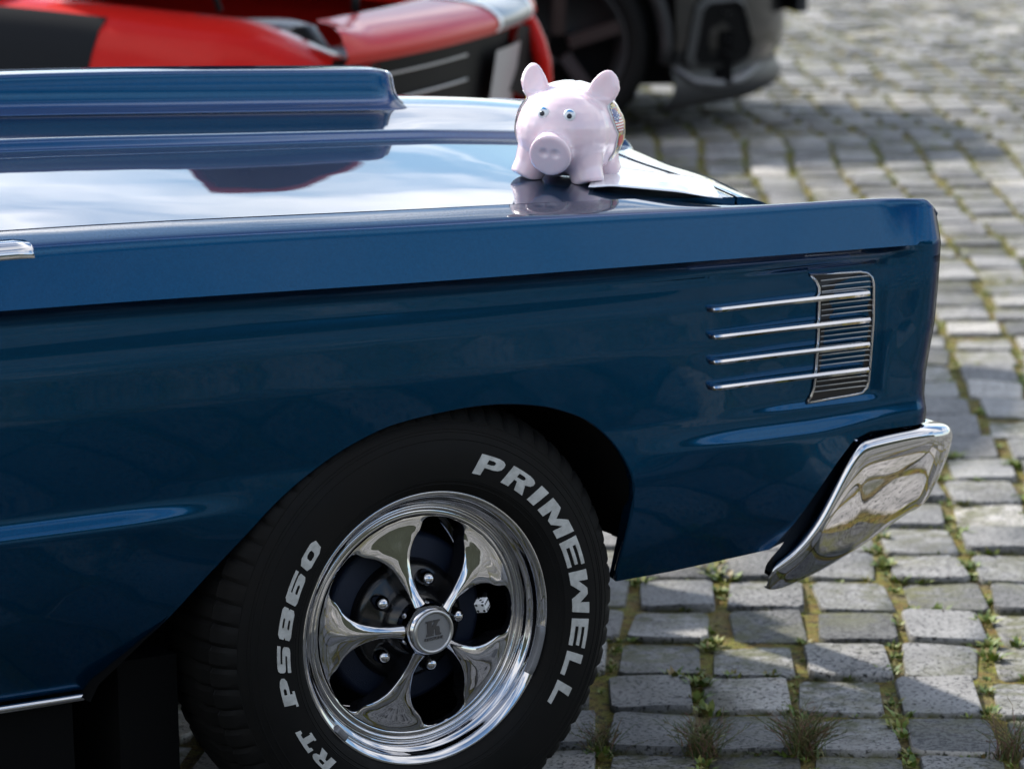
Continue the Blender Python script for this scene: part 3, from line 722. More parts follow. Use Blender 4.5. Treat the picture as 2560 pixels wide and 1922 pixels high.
    # raised white letters
    G = {
     'P': ([[(0, 0), (0, 1), (.68, 1), (.86, .96), (.97, .86), (1, .7), (.97, .54), (.86, .43), (.68, .38), (.34, .38), (.34, 0)], [(.34, .58), (.34, .8), (.56, .8), (.64, .76), (.66, .69), (.64, .62), (.56, .58)]]),
     'R': ([[(0, 0), (0, 1), (.68, 1), (.86, .96), (.97, .87), (1, .73), (.95, .58), (.78, .47), (1.0, 0), (.62, 0), (.46, .42), (.33, .42), (.33, 0)], [(.33, .6), (.33, .81), (.55, .81), (.63, .77), (.65, .7), (.63, .64), (.55, .6)]]),
     'I': ([[(0, 0), (0, 1), (1, 1), (1, 0)]]),
     'M': ([[(0, 0), (0, 1), (.32, 1), (.5, .48), (.68, 1), (1, 1), (1, 0), (.76, 0), (.76, .56), (.57, .08), (.43, .08), (.24, .56), (.24, 0)]]),
     'E': ([[(0, 0), (0, 1), (1, 1), (1, .79), (.28, .79), (.28, .60), (.95, .60), (.95, .42), (.28, .42), (.28, .22), (1, .22), (1, 0)]]),
     'W': ([[(0, 1), (0, 0), (.32, 0), (.5, .52), (.68, 0), (1, 0), (1, 1), (.76, 1), (.76, .44), (.57, .92), (.43, .92), (.24, .44), (.24, 1)]]),
     'L': ([[(0, 0), (0, 1), (.34, 1), (.34, .25), (1, .25), (1, 0)]]),
     'p': ([[(-.06, 0), (-.06, .16), (.04, .16), (.04, 1), (.7, 1), (.9, .93), (1, .78), (1, .58), (.9, .43), (.7, .37), (.42, .37), (.42, .16), (.52, .16), (.52, 0)], [(.42, .57), (.42, .8), (.58, .8), (.64, .74), (.64, .63), (.58, .57)]]),
     'S': ([[(0, 0), (0, .24), (.66, .24), (.66, .39), (.16, .39), (.04, .44), (0, .54), (0, .84), (.05, .95), (.17, 1), (1, 1), (1, .77), (.34, .77), (.34, .61), (.83, .61), (.95, .56), (1, .46), (1, .15), (.95, .05), (.83, 0)]]),
     '8': ([[(.12, 0), (0, .12), (0, .42), (.08, .5), (0, .58), (0, .88), (.12, 1), (.88, 1), (1, .88), (1, .58), (.92, .5), (1, .42), (1, .12), (.88, 0)], [(.38, .2), (.62, .2), (.68, .28), (.62, .38), (.38, .38), (.32, .28)], [(.38, .63), (.62, .63), (.68, .72), (.62, .8), (.38, .8), (.32, .72)]]),
     '6': ([[(.12, 0), (0, .12), (0, .86), (.12, 1), (.98, 1), (1, .78), (.34, .78), (.34, .64), (.88, .64), (1, .54), (1, .12), (.88, 0)], [(.38, .2), (.62, .2), (.68, .3), (.62, .42), (.38, .42), (.34, .3)]]),
     '0': ([[(.2, 0), (0, .2), (0, .8), (.2, 1), (.8, 1), (1, .8), (1, .2), (.8, 0)], [(.42, .24), (.58, .24), (.66, .34), (.66, .66), (.58, .76), (.42, .76), (.34, .66), (.34, .34)]]),
     'T': ([[(.3, 0), (.3, .14), (.36, .14), (.36, .74), (.16, .74), (.12, .6), (0, .6), (0, 1), (1, 1), (1, .6), (.88, .6), (.84, .74), (.64, .74), (.64, .14), (.7, .14), (.7, 0)]]),
    }
    def th(r): return interp(r, TP[:16])
    for r_ in (.2145, .2205, .2790, .2885, .2925):
        v, f = fr.lathe([(r_-.0013, th(r_-.0013)-.0002), (r_-.0004, th(r_)+.0009), (r_+.0004, th(r_)+.0009), (r_+.0013, th(r_+.0013)-.0002)], 180); mesh('sidewall_rib', v, f, RUBBER, wheel)
    def letter(ch, a0, a1, r0, r1, shear=0.0, name='sidewall_letter'):
        loops = [[Vector((x, y, 0)) for x, y in lp] for lp in G[ch]]
        tris = geometry.tessellate_polygon(loops); flat = [p for lp in loops for p in lp]
        bm = bmesh.new(); vs = [bm.verts.new(p) for p in flat]
        for t in tris:
            try: bm.faces.new([vs[i] for i in t])
            except ValueError: pass
        bmesh.ops.subdivide_edges(bm, edges=bm.edges[:], cuts=2, use_grid_fill=True)
        bmesh.ops.triangulate(bm, faces=bm.faces[:])
        for vv in bm.verts:
            x, y = vv.co.x, vv.co.y
            r = r0+(r1-r0)*y; a = radians(a0+(a1-a0)*(x+shear*(y-.5)))
            vv.co = fr(r*cos(a), r*sin(a), th(r)+.0011)
        bmesh.ops.recalc_face_normals(bm, faces=bm.faces[:])
        ret = bmesh.ops.extrude_face_region(bm, geom=bm.faces[:])
        for e in ret['geom']:
            if isinstance(e, bmesh.types.BMVert): e.co -= n*.0018
        bmesh.ops.recalc_face_normals(bm, faces=bm.faces[:])
        V_ = [vv.co.copy() for vv in bm.verts]; bm.verts.index_update(); F_ = [[q.index for q in fc.verts] for fc in bm.faces]; bm.free()
        mesh(name, V_, F_, LETTER, wheel, smooth=False)
    for ch, a0, a1, sh in [('P', 70.2, 60.2, .22), ('R', 57.6, 47.0, .22), ('I', 44.6, 40.9, .5), ('M', 38.4, 24.3, .12), ('E', 22.3, 12.2, .10), ('W', 10.2, -4.5, .08), ('E', -6.7, -16.4, .08), ('L', -18.6, -27.2, .1), ('L', -29.6, -38.2, .1)]:
        letter(ch, a0, a1, .2335, .2635, sh)
    for ch, a0, a1 in [('p', 195.0, 184.8), ('S', 182.8, 173.8), ('8', 171.4, 160.8), ('6', 159.2, 148.6), ('0', 146.6, 137.2), ('T', 213.4, 204.6), ('R', 223.0, 214.8)]:
        letter(ch, a0, a1, .2305, .2510, .12)
    # hub cap emblem: block K over a small word
    def slab(name, loops, sc, ox, oy, hgt, m):
        lp = [[Vector((x, y, 0)) for x, y in l] for l in loops]; tr = geometry.tessellate_polygon(lp); fl = [p for l in lp for p in l]
        V_ = [fr(ox+p.x*sc, oy+p.y*sc, .0186+hgt) for p in fl]; k0 = len(V_); V_ += [fr(ox+p.x*sc, oy+p.y*sc, .0184) for p in fl]
        F_ = [tuple(t) for t in tr]; o_ = 0
        for l in lp:
            m_ = len(l)
            for i in range(m_): F_.append((o_+i, o_+(i+1) % m_, k0+o_+(i+1) % m_, k0+o_+i))
            o_ += m_
        o = mesh(name, V_, F_, m, wheel, smooth=False); weld(o)
    DK = mat('emblem_dark', (.09, .085, .085), .5, .6)
    slab('cap_emblem', [[(0, 0), (0, .12), (.1, .12), (.1, .88), (0, .88), (0, 1), (.5, 1), (.5, .88), (.42, .88), (.42, .58), (.62, .86), (.56, .88), (.56, 1), (1.0, 1), (1.0, .9), (.9, .86), (.72, .6), (.92, .56), (.96, .44), (.96, .12), (1.06, .12), (1.06, 0), (.66, 0), (.66, .4), (.54, .4), (.54, .14), (.42, .14), (.42, .1), (.52, .1), (.52, 0)]], .023, -.0122, -.0055, .0010, DK)
    cu = bpy.data.curves.new('t', 'FONT'); cu.body = 'KEYSTONE'; cu.size = .0062; cu.align_x = 'CENTER'; cu.offset = .0001; cu.extrude = .0006
    to = bpy.data.objects.new('t', cu); COL.objects.link(to); me = bpy.data.meshes.new_from_object(to); bpy.data.objects.remove(to)
    V_ = [fr(p.co.x, p.co.y-.0118, .0188+p.co.z) for p in me.vertices]; mesh('cap_lettering', V_, [tuple(p.vertices) for p in me.polygons], DK, wheel, smooth=False); bpy.data.meshes.remove(me)
    # balance weights on the lip
    for a0, a1 in ((-10.2, -31.5), (-136, -143)):
        A_ = [radians(a0+(a1-a0)*q/14) for q in range(15)]
        V_ = []; F_ = []
        for q, a in enumerate(A_):
            e = .55 if q in (0, 14) else (.9 if q in (1, 13) else 1)
            for (r, h) in ((.1885, -.006), (.1885, .002*e), (.1905, .0055*e), (.1955, .0065*e), (.1985, .0055*e), (.1995, .0015)): V_.append(fr(r*cos(a), r*sin(a), h))
        for i in range(14):
            for j in range(5): F_.append((i*6+j, (i+1)*6+j, (i+1)*6+j+1, i*6+j+1))
        F_ += [tuple(range(6)), tuple(14*6+j for j in range(5, -1, -1))]
        mesh('balance_weight', V_, F_, LEAD, wheel, sharp=40)
    # die valve cap
    a = radians(7); dc = fr(.1015*cos(a), .1015*sin(a), -.014); Rm = Matrix((e1, e2, n)).transposed() @ (Matrix.Rotation(radians(-52), 3, 'Y') @ Matrix.Rotation(radians(18), 3, 'X') @ Matrix.Rotation(radians(8), 3, 'Z'))
    v, f = boxvf(dc, (.0165,)*3, Rm); die = mesh('valve_cap', v, f, WHITE, wheel, smooth=False, label='white die shaped valve cap with black pips'); bevel(die, .0014, 3)
    pips = {(0, 0, 1): [(-.3, -.3), (.3, .3), (-.3, .3), (.3, -.3)], (1, 0, 0): [(-.3, -.3), (-.3, 0), (-.3, .3), (.3, -.3), (.3, 0), (.3, .3)], (0, -1, 0): [(-.3, -.3), (.3, .3)], (-1, 0, 0): [(0, 0)], (0, 1, 0): [(-.3, -.3), (0, 0), (.3, .3)], (0, 0, -1): [(0, 0)]}
    V_ = []; F_ = []
    for ax, pp in pips.items():
        A = Vector(ax); B = Vector((ax[2], ax[0], ax[1])); C_ = A.cross(B)
        for (x, y) in pp:
            c = A*.00835+(B*x+C_*y)*.0165; o = len(V_)
            for k in range(10): V_.append(dc+Rm @ (c+(B*cos(k*pi/5)+C_*sin(k*pi/5))*.0021))
            F_.append(tuple(o+k for k in range(10)))
    mesh('die_pips', V_, F_, BLACK, wheel, smooth=False)
    v, f = tubevf([fr(.128*cos(a), .128*sin(a), -.05), fr(.112*cos(a), .112*sin(a), -.028), dc], .0035, 8); mesh('valve_stem', v, f, BLACK, wheel)
    return wheel
make_wheel((.019, .062, .3225), (.0196, -.9994, -.025))
make_wheel((0, 2*CY-.03, .325), (.02, 1, -.02), False)
make_wheel((-2.95, .07, .325), (0, -1, 0), False)
# ================================================================== PIGGY BANK
PIGM = mat('pink_glazed_ceramic', (.82, .70, .75), .25, coat=1.0, coat_rough=.03, Subsurface_Weight=.25, Subsurface_Scale=.006)
PIGM.node_tree.nodes['Principled BSDF'].inputs['Subsurface Radius'].default_value = (1.0, .5, .5)
_b = NB(PIGM); _b.color(_b.mix(_b.ramp(_b.noise(_b.pos(), 25, 4, .6), [(.35, (0, 0, 0)), (.7, (1, 1, 1))]), (.90, .71, .75), (.86, .66, .71)))
def hoodz(Xn, Y):
    Xo = (Xn+.0061)/1.0684; return .0082*Xo+.9818*hz(Xo, Y)+.0014
def hoodhit(px, py, lift=0.0):
    z = .94
    for _ in range(30):
        q = onZ(px, py, z); z = .5*z+.5*(hoodz(q.x, max(.119, q.y))+lift)
    return onZ(px, py, z)
PF = Vector((-.70, -.714, 0)).normalized()
PC = hoodhit(1393, 452)-PF*.050; PC.z = hoodz(PC.x, PC.y)
e_ = .03; PU = Vector((-(hoodz(PC.x+e_, PC.y)-hoodz(PC.x-e_, PC.y))/(2*e_), -(hoodz(PC.x, PC.y+e_)-hoodz(PC.x, PC.y-e_))/(2*e_), 1)).normalized()
PF = (PF-PU*PF.dot(PU)).normalized(); PLt = PU.cross(PF)      # PLt: the pig's left
pigf = Frame(PC, PF, PLt, PU)
def ell(c, r, R=None, nu=28, nv=16):
    V = []; F = []
    for i in range(nv+1):
        t = pi*i/nv
        for k in range(nu):
            a = 2*pi*k/nu; p = Vector((r[0]*sin(t)*cos(a), r[1]*sin(t)*sin(a), r[2]*cos(t)))
            if R is not None: p = R @ p
            V.append(p+Vector(c))
    for i in range(nv):
        for k in range(nu):
            a = i*nu+k; b = i*nu+(k+1) % nu; F.append((a, a+nu, b+nu, b))
    return V, F
def cone(c0, c1, prof, seg=28):
    c0, c1 = Vector(c0), Vector(c1); ax = (c1-c0).normalized(); a = ax.orthogonal().normalized(); b = ax.cross(a); L_ = (c1-c0).length
    V = []; F = []
    for q, r in prof:
        for k in range(seg): V.append(c0+ax*(q*L_)+(a*cos(2*pi*k/seg)+b*sin(2*pi*k/seg))*r)
    n = len(prof)
    for i in range(n-1):
        for k in range(seg): F.append((i*seg+k, i*seg+(k+1) % seg, (i+1)*seg+(k+1) % seg, (i+1)*seg+k))
    F.append(tuple(range(seg))[::-1]); F.append(tuple((n-1)*seg+k for k in range(seg))); return V, F
BR = (.094, .0820, .0725); BC = Vector((-.010, 0, .0735))
parts = [ell(BC, BR), ell((.036, 0, .0735), (.062, .072, .064))]
SNa, SNb = Vector((.066, 0, .056)), Vector((.112, .0, .0440))
parts.append(cone(SNa, SNb, [(0, .032), (.35, .0305), (.62, .0302), (.82, .0315), (.93, .0325), (.985, .0315), (1.0, .029)]))
for sx_ in (-1, 1):
    for fx in (.046, -.060):
        parts.append(cone((fx-.004*(1 if fx > 0 else -1), sx_*.030, .050), (fx+.008*(1 if fx > 0 else -1), sx_*.050, .0), [(0, .036), (.35, .031), (.62, .0262), (.85, .0248), (.95, .0248), (.99, .0235), (1, .022)]))
    Re = Matrix.Rotation(radians(-sx_*28), 3, 'X') @ Matrix.Rotation(radians(-14), 3, 'Y') @ Matrix.Rotation(radians(sx_*14), 3, 'Z')
    V_, F_ = ell((.018, sx_*.0535, .1400), (.0090, .0235, .0325), Re)
    for q in V_:
        t_ = (q.z-.1400)/.034; q.y = sx_*.0535+(q.y-sx_*.0535)*(1-.30*max(0, t_))
    parts.append((V_, F_))
V_, F_, _ids = join(*parts)
tmp = mesh('piggy_tmp', V_, F_, PIGM, origin=(0, 0, 0))
md = tmp.modifiers.new('r', 'REMESH'); md.mode = 'VOXEL'; md.voxel_size = .0024; md.use_smooth_shade = True
md = tmp.modifiers.new('s', 'SMOOTH'); md.factor = .5; md.iterations = 9
bpy.context.view_layer.update()
ev = tmp.evaluated_get(bpy.context.evaluated_depsgraph_get()); me = bpy.data.meshes.new_from_object(ev)
co = np.empty(len(me.vertices)*3); me.vertices.foreach_get('co', co); co = co.reshape(-1, 3)
sax = (SNb-SNa).normalized()
su = Vector((0, 0, 1)); su = (su-sax*su.dot(sax)).normalized(); sl = su.cross(sax)
for k in range(len(co)):
    p = Vector(co[k]); d = (p-SNb).dot(sax)
    if d > -.008 and p.x > .09:
        for s_ in (-1, 1):
            c = SNb+su*.004+sl*(s_*.0088); q = p-c; q -= sax*q.dot(sax); r = q.length
            if r < .0075: co[k] -= np.array(sax)*.0030*(1-(r/.0075)**2)
    # coin slot dip
    if abs(p.y) < .004 and -.04 < p.x < .02 and p.z > .135: co[k, 2] -= .003*(1-abs(p.y)/.004)
    # ear hollow (front side)
    for s_ in (-1, 1):
        c = Vector((.018, s_*.0535, .1415)); q = p-c
        if abs(q.y) < .02 and abs(q.z) < .03 and p.x > .016 and p.z > .127:
            r2 = (q.y/.016)**2+(q.z/.024)**2
            if r2 < 1: co[k, 0] -= .0045*(1-r2)
co[:, 2] = np.maximum(co[:, 2], .0004)
Vw = [pigf(*c) for c in co]; Fw = [tuple(p.vertices) for p in me.polygons]
bpy.data.objects.remove(tmp); bpy.data.meshes.remove(me)
pig = empty('piggy_bank', PC, 'pale pink ceramic piggy bank with googly eyes standing on the blue hood', 'piggy bank')
mesh('body', Vw, Fw, PIGM, pig)
EYEW = mat('eye_white', (.85, .86, .87), .12, coat=1)
EYEB = mat('eye_blue_lid', (.02, .25, .62), .25)
PUP = mat('eye_pupil', (.012, .012, .02), .2)
from mathutils.bvhtree import BVHTree
bvh = BVHTree.FromPolygons([Vector(c) for c in co], Fw)
def onpig(o, d):
    h = bvh.ray_cast(Vector(o), Vector(d)); return h[0], h[1]
for s_ in (-1, 1):
    p, nn = onpig((.3, s_*.0200, .1045), (-1, 0, 0))
    nn = (nn+Vector((.55, 0, -.12))).normalized(); up_ = (Vector((0, 0, 1))-nn*nn.z).normalized(); rt_ = up_.cross(nn)
    fr = Frame(pigf(*p), PF*rt_.x+PLt*rt_.y+PU*rt_.z, PF*up_.x+PLt*up_.y+PU*up_.z, PF*nn.x+PLt*nn.y+PU*nn.z)
    v, f = fr.lathe([(.0092, -.001), (.0092, .0012), (.0085, .0026), (.0066, .0038), (.0038, .0046), (.0002, .0049)], 24); eye = mesh('googly_eye', v, f, EYEW, pig)
    f2 = Frame(fr(0, -.0020, .0003), fr.a, fr.b, fr.c); v, f = f2.lathe([(.0040, .0036), (.0038, .0047), (.0026, .0052), (.0002, .0053)], 20); mesh('pupil', v, f, PUP, eye)
    V_ = []; F_ = []
    for i in range(13):
        a = radians(18+144*i/12)
        for q in range(5):
            r = .0080*q/4 if q else .0
            x, y = (.0084*cos(a), .0084*sin(a)*1.0) ; yb = .0030+.0016*sin(a)
            xx = x; yy = yb+(y-yb)*q/4
            rr = hypot(xx, yy); V_.append(fr(xx, yy, interp(rr, [(0, .0052), (.0035, .0049), (.006, .0041), (.0076, .0029), (.0083, .0012)])+.0003))
    for i in range(12):
        for q in range(4): F_.append((i*5+q, (i+1)*5+q, (i+1)*5+q+1, i*5+q+1))
    mesh('eyelid', V_, F_, EYEB, eye)
# printed stickers on both flanks
def sticker(side_, pieces, zoff):
    base = None
    for name, poly, colr, off in pieces:
        loops = [[Vector((x, z, 0)) for x, z in poly]]; tr = geometry.tessellate_polygon(loops); bm = bmesh.new()
        vs = [bm.verts.new(p) for p in loops[0]]
        for t in tr:
            try: bm.faces.new([vs[i] for i in t])
            except ValueError: pass
        bmesh.ops.subdivide_edges(bm, edges=bm.edges[:], cuts=3, use_grid_fill=True); bmesh.ops.triangulate(bm, faces=bm.faces[:])
        bm.verts.index_update(); V_ = []
        for vv in bm.verts:
            h, nn = onpig((vv.co.x-.016, side_*.3, vv.co.y*.92-.012), (0, -side_, 0))
            if h is None: h = Vector((vv.co.x-.016, side_*.05, vv.co.y*.92-.012)); nn = Vector((0, side_, 0))
            V_.append(pigf(*(h+nn*off)))
        F_ = [[q.index for q in fc.verts] for fc in bm.faces]; bm.free()
        m_ = colr if not isinstance(colr, tuple) else mat('sticker_print', colr, .3, coat=.6)
        o = mesh(name, V_, F_, m_, base or pig, smooth=True)
        if base is None: base = o; solid(o, .0006, 0)
FLAG = mat('sticker_flag_print', (.5, .1, .1), .3, coat=.6)
_b = NB(FLAG); _w = _b.n('ShaderNodeTexWave'); _w.bands_direction = 'Z'; _w.inputs['Scale'].default_value = 70; _w.inputs['Distortion'].default_value = 1.5; _b.l(_b.pos(), _w.inputs['Vector'])
_b.color(_b.ramp(_w.outputs['Fac'], [(.45, (.75, .72, .7)), (.55, (.45, .03, .04))]))
STARS = mat('sticker_star_print', (.03, .05, .2), .3, coat=.6)
_b = NB(STARS); _d = _b.voro(_b.pos(), 260); _b.color(_b.ramp(_d, [(.28, (.8, .8, .82)), (.36, (.03, .05, .2))]))
SPECK = mat('sticker_speckle_print', (.4, .2, .05), .3, coat=.6)
_b = NB(SPECK); _d = _b.voro(_b.pos(), 190, out='Color'); _s = _b.n('ShaderNodeSeparateColor'); _b.l(_d, _s.inputs[0])
_b.color(_b.ramp(_s.outputs[0], [(0, (.55, .33, .03)), (.3, (.6, .45, .06)), (.5, (.05, .04, .04)), (.7, (.45, .04, .03)), (.85, (.12, .35, .45)), (1, (.7, .65, .55))], 'CONSTANT'))
outline = [(.034, .150), (.020, .153), (.008, .143), (.002, .128), (-.012, .120), (-.024, .106), (-.030, .094), (-.018, .084), (-.010, .074), (-.008, .060), (.004, .049), (.016, .045), (.024, .052), (.026, .066), (.031, .078), (.030, .094), (.038, .104), (.043, .118), (.040, .136)]
ins = lambda P, k: [(.010+(x-.010)*k, .100+(z-.100)*k) for x, z in P]
for s_ in (1, -1):
    sticker(s_, [('sticker', outline, WHITE, .0012), ('sticker_print', ins(outline, .90), SPECK, .0019),
        ('sticker_flag', [(.036, .132), (.018, .128), (.006, .112), (.010, .098), (.027, .096), (.036, .106), (.040, .120)], FLAG, .0023),
        ('sticker_stars', [(.037, .134), (.024, .132), (.018, .122), (.028, .112), (.038, .116)], STARS, .0027),
        ('sticker_heart', [(.026, .090), (.018, .093), (.008, .089), (.006, .080), (.014, .072), (.024, .076), (.028, .084)], (.5, .02, .025), .0025)], 0)

# ================================================================== SHEET ON THE HOOD
PAPER = mat('white_paper_in_sleeve', (.82, .82, .84), .45, coat=.8, coat_rough=.06)
_b = NB(PAPER); _b.bump(_b.noise(_b.pos(), 35, 3), .12, .004)
CA, CB_, CC, CD = [hoodhit(x, y, .004) for x, y in ((1471, 471), (1806, 497), (1768, 447), (1500, 412))]

def sheet(i, j, dz=0):
    u, w = i/20, j/10; q = (CB_*(1-u)+CA*u)*(1-w)+(CC*(1-u)+CD*u)*w
    z = hoodz(q.x, max(.121, q.y))
    return (q.x, q.y, z+.0050+.006*(1-w)**2*smooth(u, .02, .4)*(1-smooth(u, .80, 1.0)*.8)+.003*sin(u*5)*w*(1-w)+dz)
v, f = grid(lambda i, j: sheet(i, j), 20, 10)
pap = mesh('paper_sheet', v, f, PAPER, label='white paper sheet in a clear sleeve lying on the hood beside the piggy bank', cat='paper'); solid(pap, .0008, 1)
INK = mat('printed_ink', (.03, .03, .06), .5)
v, f = grid(lambda i, j: sheet(1.2+i*.5, .3+j*.22, .0016), 2, 1); mesh('printed_line', v, f, INK, pap)
v, f = grid(lambda i, j: sheet(8+i*.6, 3.2+j*.18, .0016), 2, 1); mesh('printed_line', v, f, INK, pap)

# ================================================================== RED CAR
def azv(a): return Vector((sin(radians(a)), cos(radians(a)), 0))
rd, rl = azv(138), azv(48)
RK = Vector((1.673, 3.507, 0)); redf = Frame(RK, rd, rl, (0, 0, 1))
red = empty('red_car', RK-rd*2+rl*.76, 'red sports car with grey racing stripe and raised hood behind the blue car', 'car')
RW = 1.52; LAMPBLACK = mat('dull_black', (.006, .006, .006), .6, spec=.15)
def rf(v): return .07*(1-abs((v-RW/2)/(RW/2))**2.2)
RS = [(.05, .22), (.01, .40), (-.012, .58), (-.008, .74), (.006, .815), (.03, .875), (.06, .905), (.10, .920), (.145, .926), (.19, .926), (.20, .88)]
def rsec(f_, j, off=0):
    v_, z = RS[j]; lift = .075*smooth(-f_, -.1, 1.3)*smooth(z, .4, .9)
    v_ += -.03*smooth(-f_, 0, .6)*smooth(.9-z, 0, .3)
    z += lift-.10*smooth(z, .3, .7)-.085*smooth(f_, -.35, .03)*smooth(z, .6, .9)
    cx_, cz_, rr = -.42, .32, .37
    if z < cz_+rr and abs(f_-cx_) < rr: z = max(z, cz_+sqrt(rr*rr-(f_-cx_)**2))
    return (f_, v_-off*.7, z+off*.7)
fs = list(np.linspace(.02, -1.5, 60))
for sgn in (1, -1):
    def fp(i, j):
        f_, v_, z = rsec(fs[i], j)
        if i == 0: v_ += .0
        return redf(f_, v_ if sgn > 0 else RW-v_, z)
    v, f = grid(fp, len(fs)-1, len(RS)-1, flip=sgn > 0); mesh('fender', v, f, RED, red)
    v, f = grid(lambda i, j: redf([-1.5, -2.9, -4.3][i], rsec(-1.5, j)[1] if sgn > 0 else RW-rsec(-1.5, j)[1], rsec(-1.5, j)[2]), 2, len(RS)-1, flip=sgn > 0); mesh('body_side', v, f, RED, red)
    for f_ in (-.42, -3.2):
        c = redf(f_, .02 if sgn > 0 else RW-.02, .32); ax = -rl*sgn
        fr = Frame(c, rd, (0, 0, 1), ax); v, f = fr.lathe([(.20, 0), (.23, .012), (.28, .01), (.31, -.02), (.32, -.06), (.32, -.18), (.28, -.22), (.2, -.2)], 48); w_ = mesh('wheel', v, f, RUBBER, red)
        v, f = fr.lathe([(.20, .004), (.19, -.02), (.08, -.03), (.05, .0), (.001, .002)], 40); mesh('rim', v, f, SILVER, w_)
for sgn in (1, -1):
    pts_ = [rsec(.018, j) for j in range(2, len(RS)-1)]; pts_ = [redf(a, b if sgn > 0 else RW-b, c) for a, b, c in pts_]+[redf(.018, .32 if sgn > 0 else RW-.32, .58)]
    mesh('lamp_housing', pts_, [tuple(range(len(pts_)))], LAMPBLACK, red, smooth=False)
# black hash stripe over the near fender
sl_ = lambda f_, j: f_-.10*(1-j/6)
v, f = grid(lambda i, j: redf(*rsec(-.685+.05*j/5-i*.035, 3+j, .003)), 22, 3, flip=True); mesh('fender_stripe', v, f, ASPHALT_STRIPE, red)
# header panel, v-shaped nose
HPR = [(0, .845), (.012, .865), (.006, .885), (-.015, .903), (-.04, .916), (-.09, .927), (-.15, .934), (-.20, .936)]
def hdr(v_, j, off=0):
    f0, z = HPR[j]; k = smooth(v_, 0, .2)*smooth(RW-v_, 0, .2); z -= .028
    return redf(rf(v_)+f0*(.12+.88*smooth(min(v_, RW-v_), .0, .25) if f0 < 0 else 1)+off, v_, z+off-.067)
v, f = grid(lambda i, j: hdr(RW*i/48, j), 48, len(HPR)-1); hdo = mesh('header_panel', v, f, RED, red)
def strip(name, v0, v1, m, off): 
    v, f = grid(lambda i, j: hdr(v0+(v1-v0)*i/10, j, off), 10, len(HPR)-1); return mesh(name, v, f, m, red)
strip('racing_stripe', 1.02, 1.40, STRIPE, .003); strip('stripe_border', .985, 1.02, WHITE, .003); strip('stripe_border', 1.40, 1.43, WHITE, .003)
# lamps and grille under the header
v, f = grid(lambda i, j: redf(rf(RW*i/40)-.03-.03*j, RW*i/40, .765-.20*j), 40, 1); mesh('grille_panel', v, f, LAMPBLACK, red)
for zz in (.705, .64):
    P = [redf(rf(.12+i*.055)-.035, .12+i*.055, zz) for i in range(14)]; v, f = tubevf(P, .0035, 6); mesh('grille_bar', v, f, SATIN, red)
v, f = Frame(redf(rf(.2)-.035, .20, .675), rl, (0, 0, 1), rd).lathe([(.055, 0), (.05, .012), (.03, .016), (.001, .018)], 24); mesh('headlight', v, f, GLASS, red)
v, f = grid(lambda i, j: redf(rf(1.02+.30*i/8)-.005-.02*j, 1.02+.30*i/8, .70-.13*j), 8, 2); mesh('number_plate_panel', v, f, SILVER, red)
P = [redf(f_, 1.47, z_) for f_, z_ in ((-.01, .77), (.01, .73), (.03, .68), (.045, .63), (.05, .57), (.03, .50), (.0, .45))]
v, f = tubevf(P, [.018, .024, .026, .026, .026, .025, .02], 10); mesh('nose_corner', v, f, RED, red)
v, f = grid(lambda i, j: redf(rf(RW*i/40)-[.06, .0, .0, -.02, -.1][j]*-1*-1, RW*i/40, [.50, .46, .36, .30, .27][j]), 40, 4); mesh('front_bumper', v, f, RED, red)
# engine bay
v, f = grid(lambda i, j: redf(-1.0+.95*i, .28+.96*j, .50), 1, 1); mesh('engine_bay', v, f, MATTE, red)
v, f = boxvf(redf(-.5, .76, .60), (.5, .5, .2), Matrix((rd, rl, Vector((0, 0, 1)))).transposed()); bevel(mesh('engine', v, f, BLACK, red), .03)
v, f = Frame(redf(-.5, .70, .70), rd, rl, (0, 0, 1)).lathe([(.001, .09), (.10, .09), (.15, .075), (.155, .03), (.14, 0)], 32); mesh('air_cleaner', v, f, mat('grey_plastic', (.06, .06, .065), .35), red)
P = [redf(-.2, .45, .68), redf(-.33, .6, .76), redf(-.45, .75, .74)]; v, f = tubevf(P, .035, 10); mesh('intake_hose', v, f, BLACK, red)
P = [redf(-.20, .62, .83), redf(-.20, .62, .90), redf(-.22, .67, .905)]; v, f = tubevf(P, .012, 8); mesh('hood_latch', v, f, BLACK, red)
# raised hood
HA = radians(57)
def rh(i, j, t=0):
    l_ = .98*i/12; v_ = .14+(RW-.28)*j/16
    cr = .035*(1-((j-8)/8)**2)
    f_ = -.88+l_*cos(HA)-(cr+t)*sin(HA); z = .94+l_*sin(HA)+(cr+t)*cos(HA)
    f_ += .06*(i/12)*(1-abs((j-8)/8)**1.5)*cos(HA); z += .06*(i/12)*(1-abs((j-8)/8)**1.5)*sin(HA)
    return redf(f_, v_, z)
v, f = grid(lambda i, j: rh(i, j), 12, 16); ho = mesh('raised_hood', v, f, RED, red)
v, f = grid(lambda i, j: rh(i*.96+.25, j*.95+.4, -.02), 12, 16); mesh('hood_lining', v, f, MATTE, red)
for j in (4, 8, 12):
    v, f = tubevf([rh(i, j, -.035) for i in range(1, 12)], .02, 6); mesh('hood_rib', v, f, MATTE, red)
for v_ in (.3, RW-.3): v, f = tubevf([redf(-.45, v_, .85), redf(-.62, v_, 1.30)], .008, 6); mesh('hood_strut', v, f, BLACK, red)
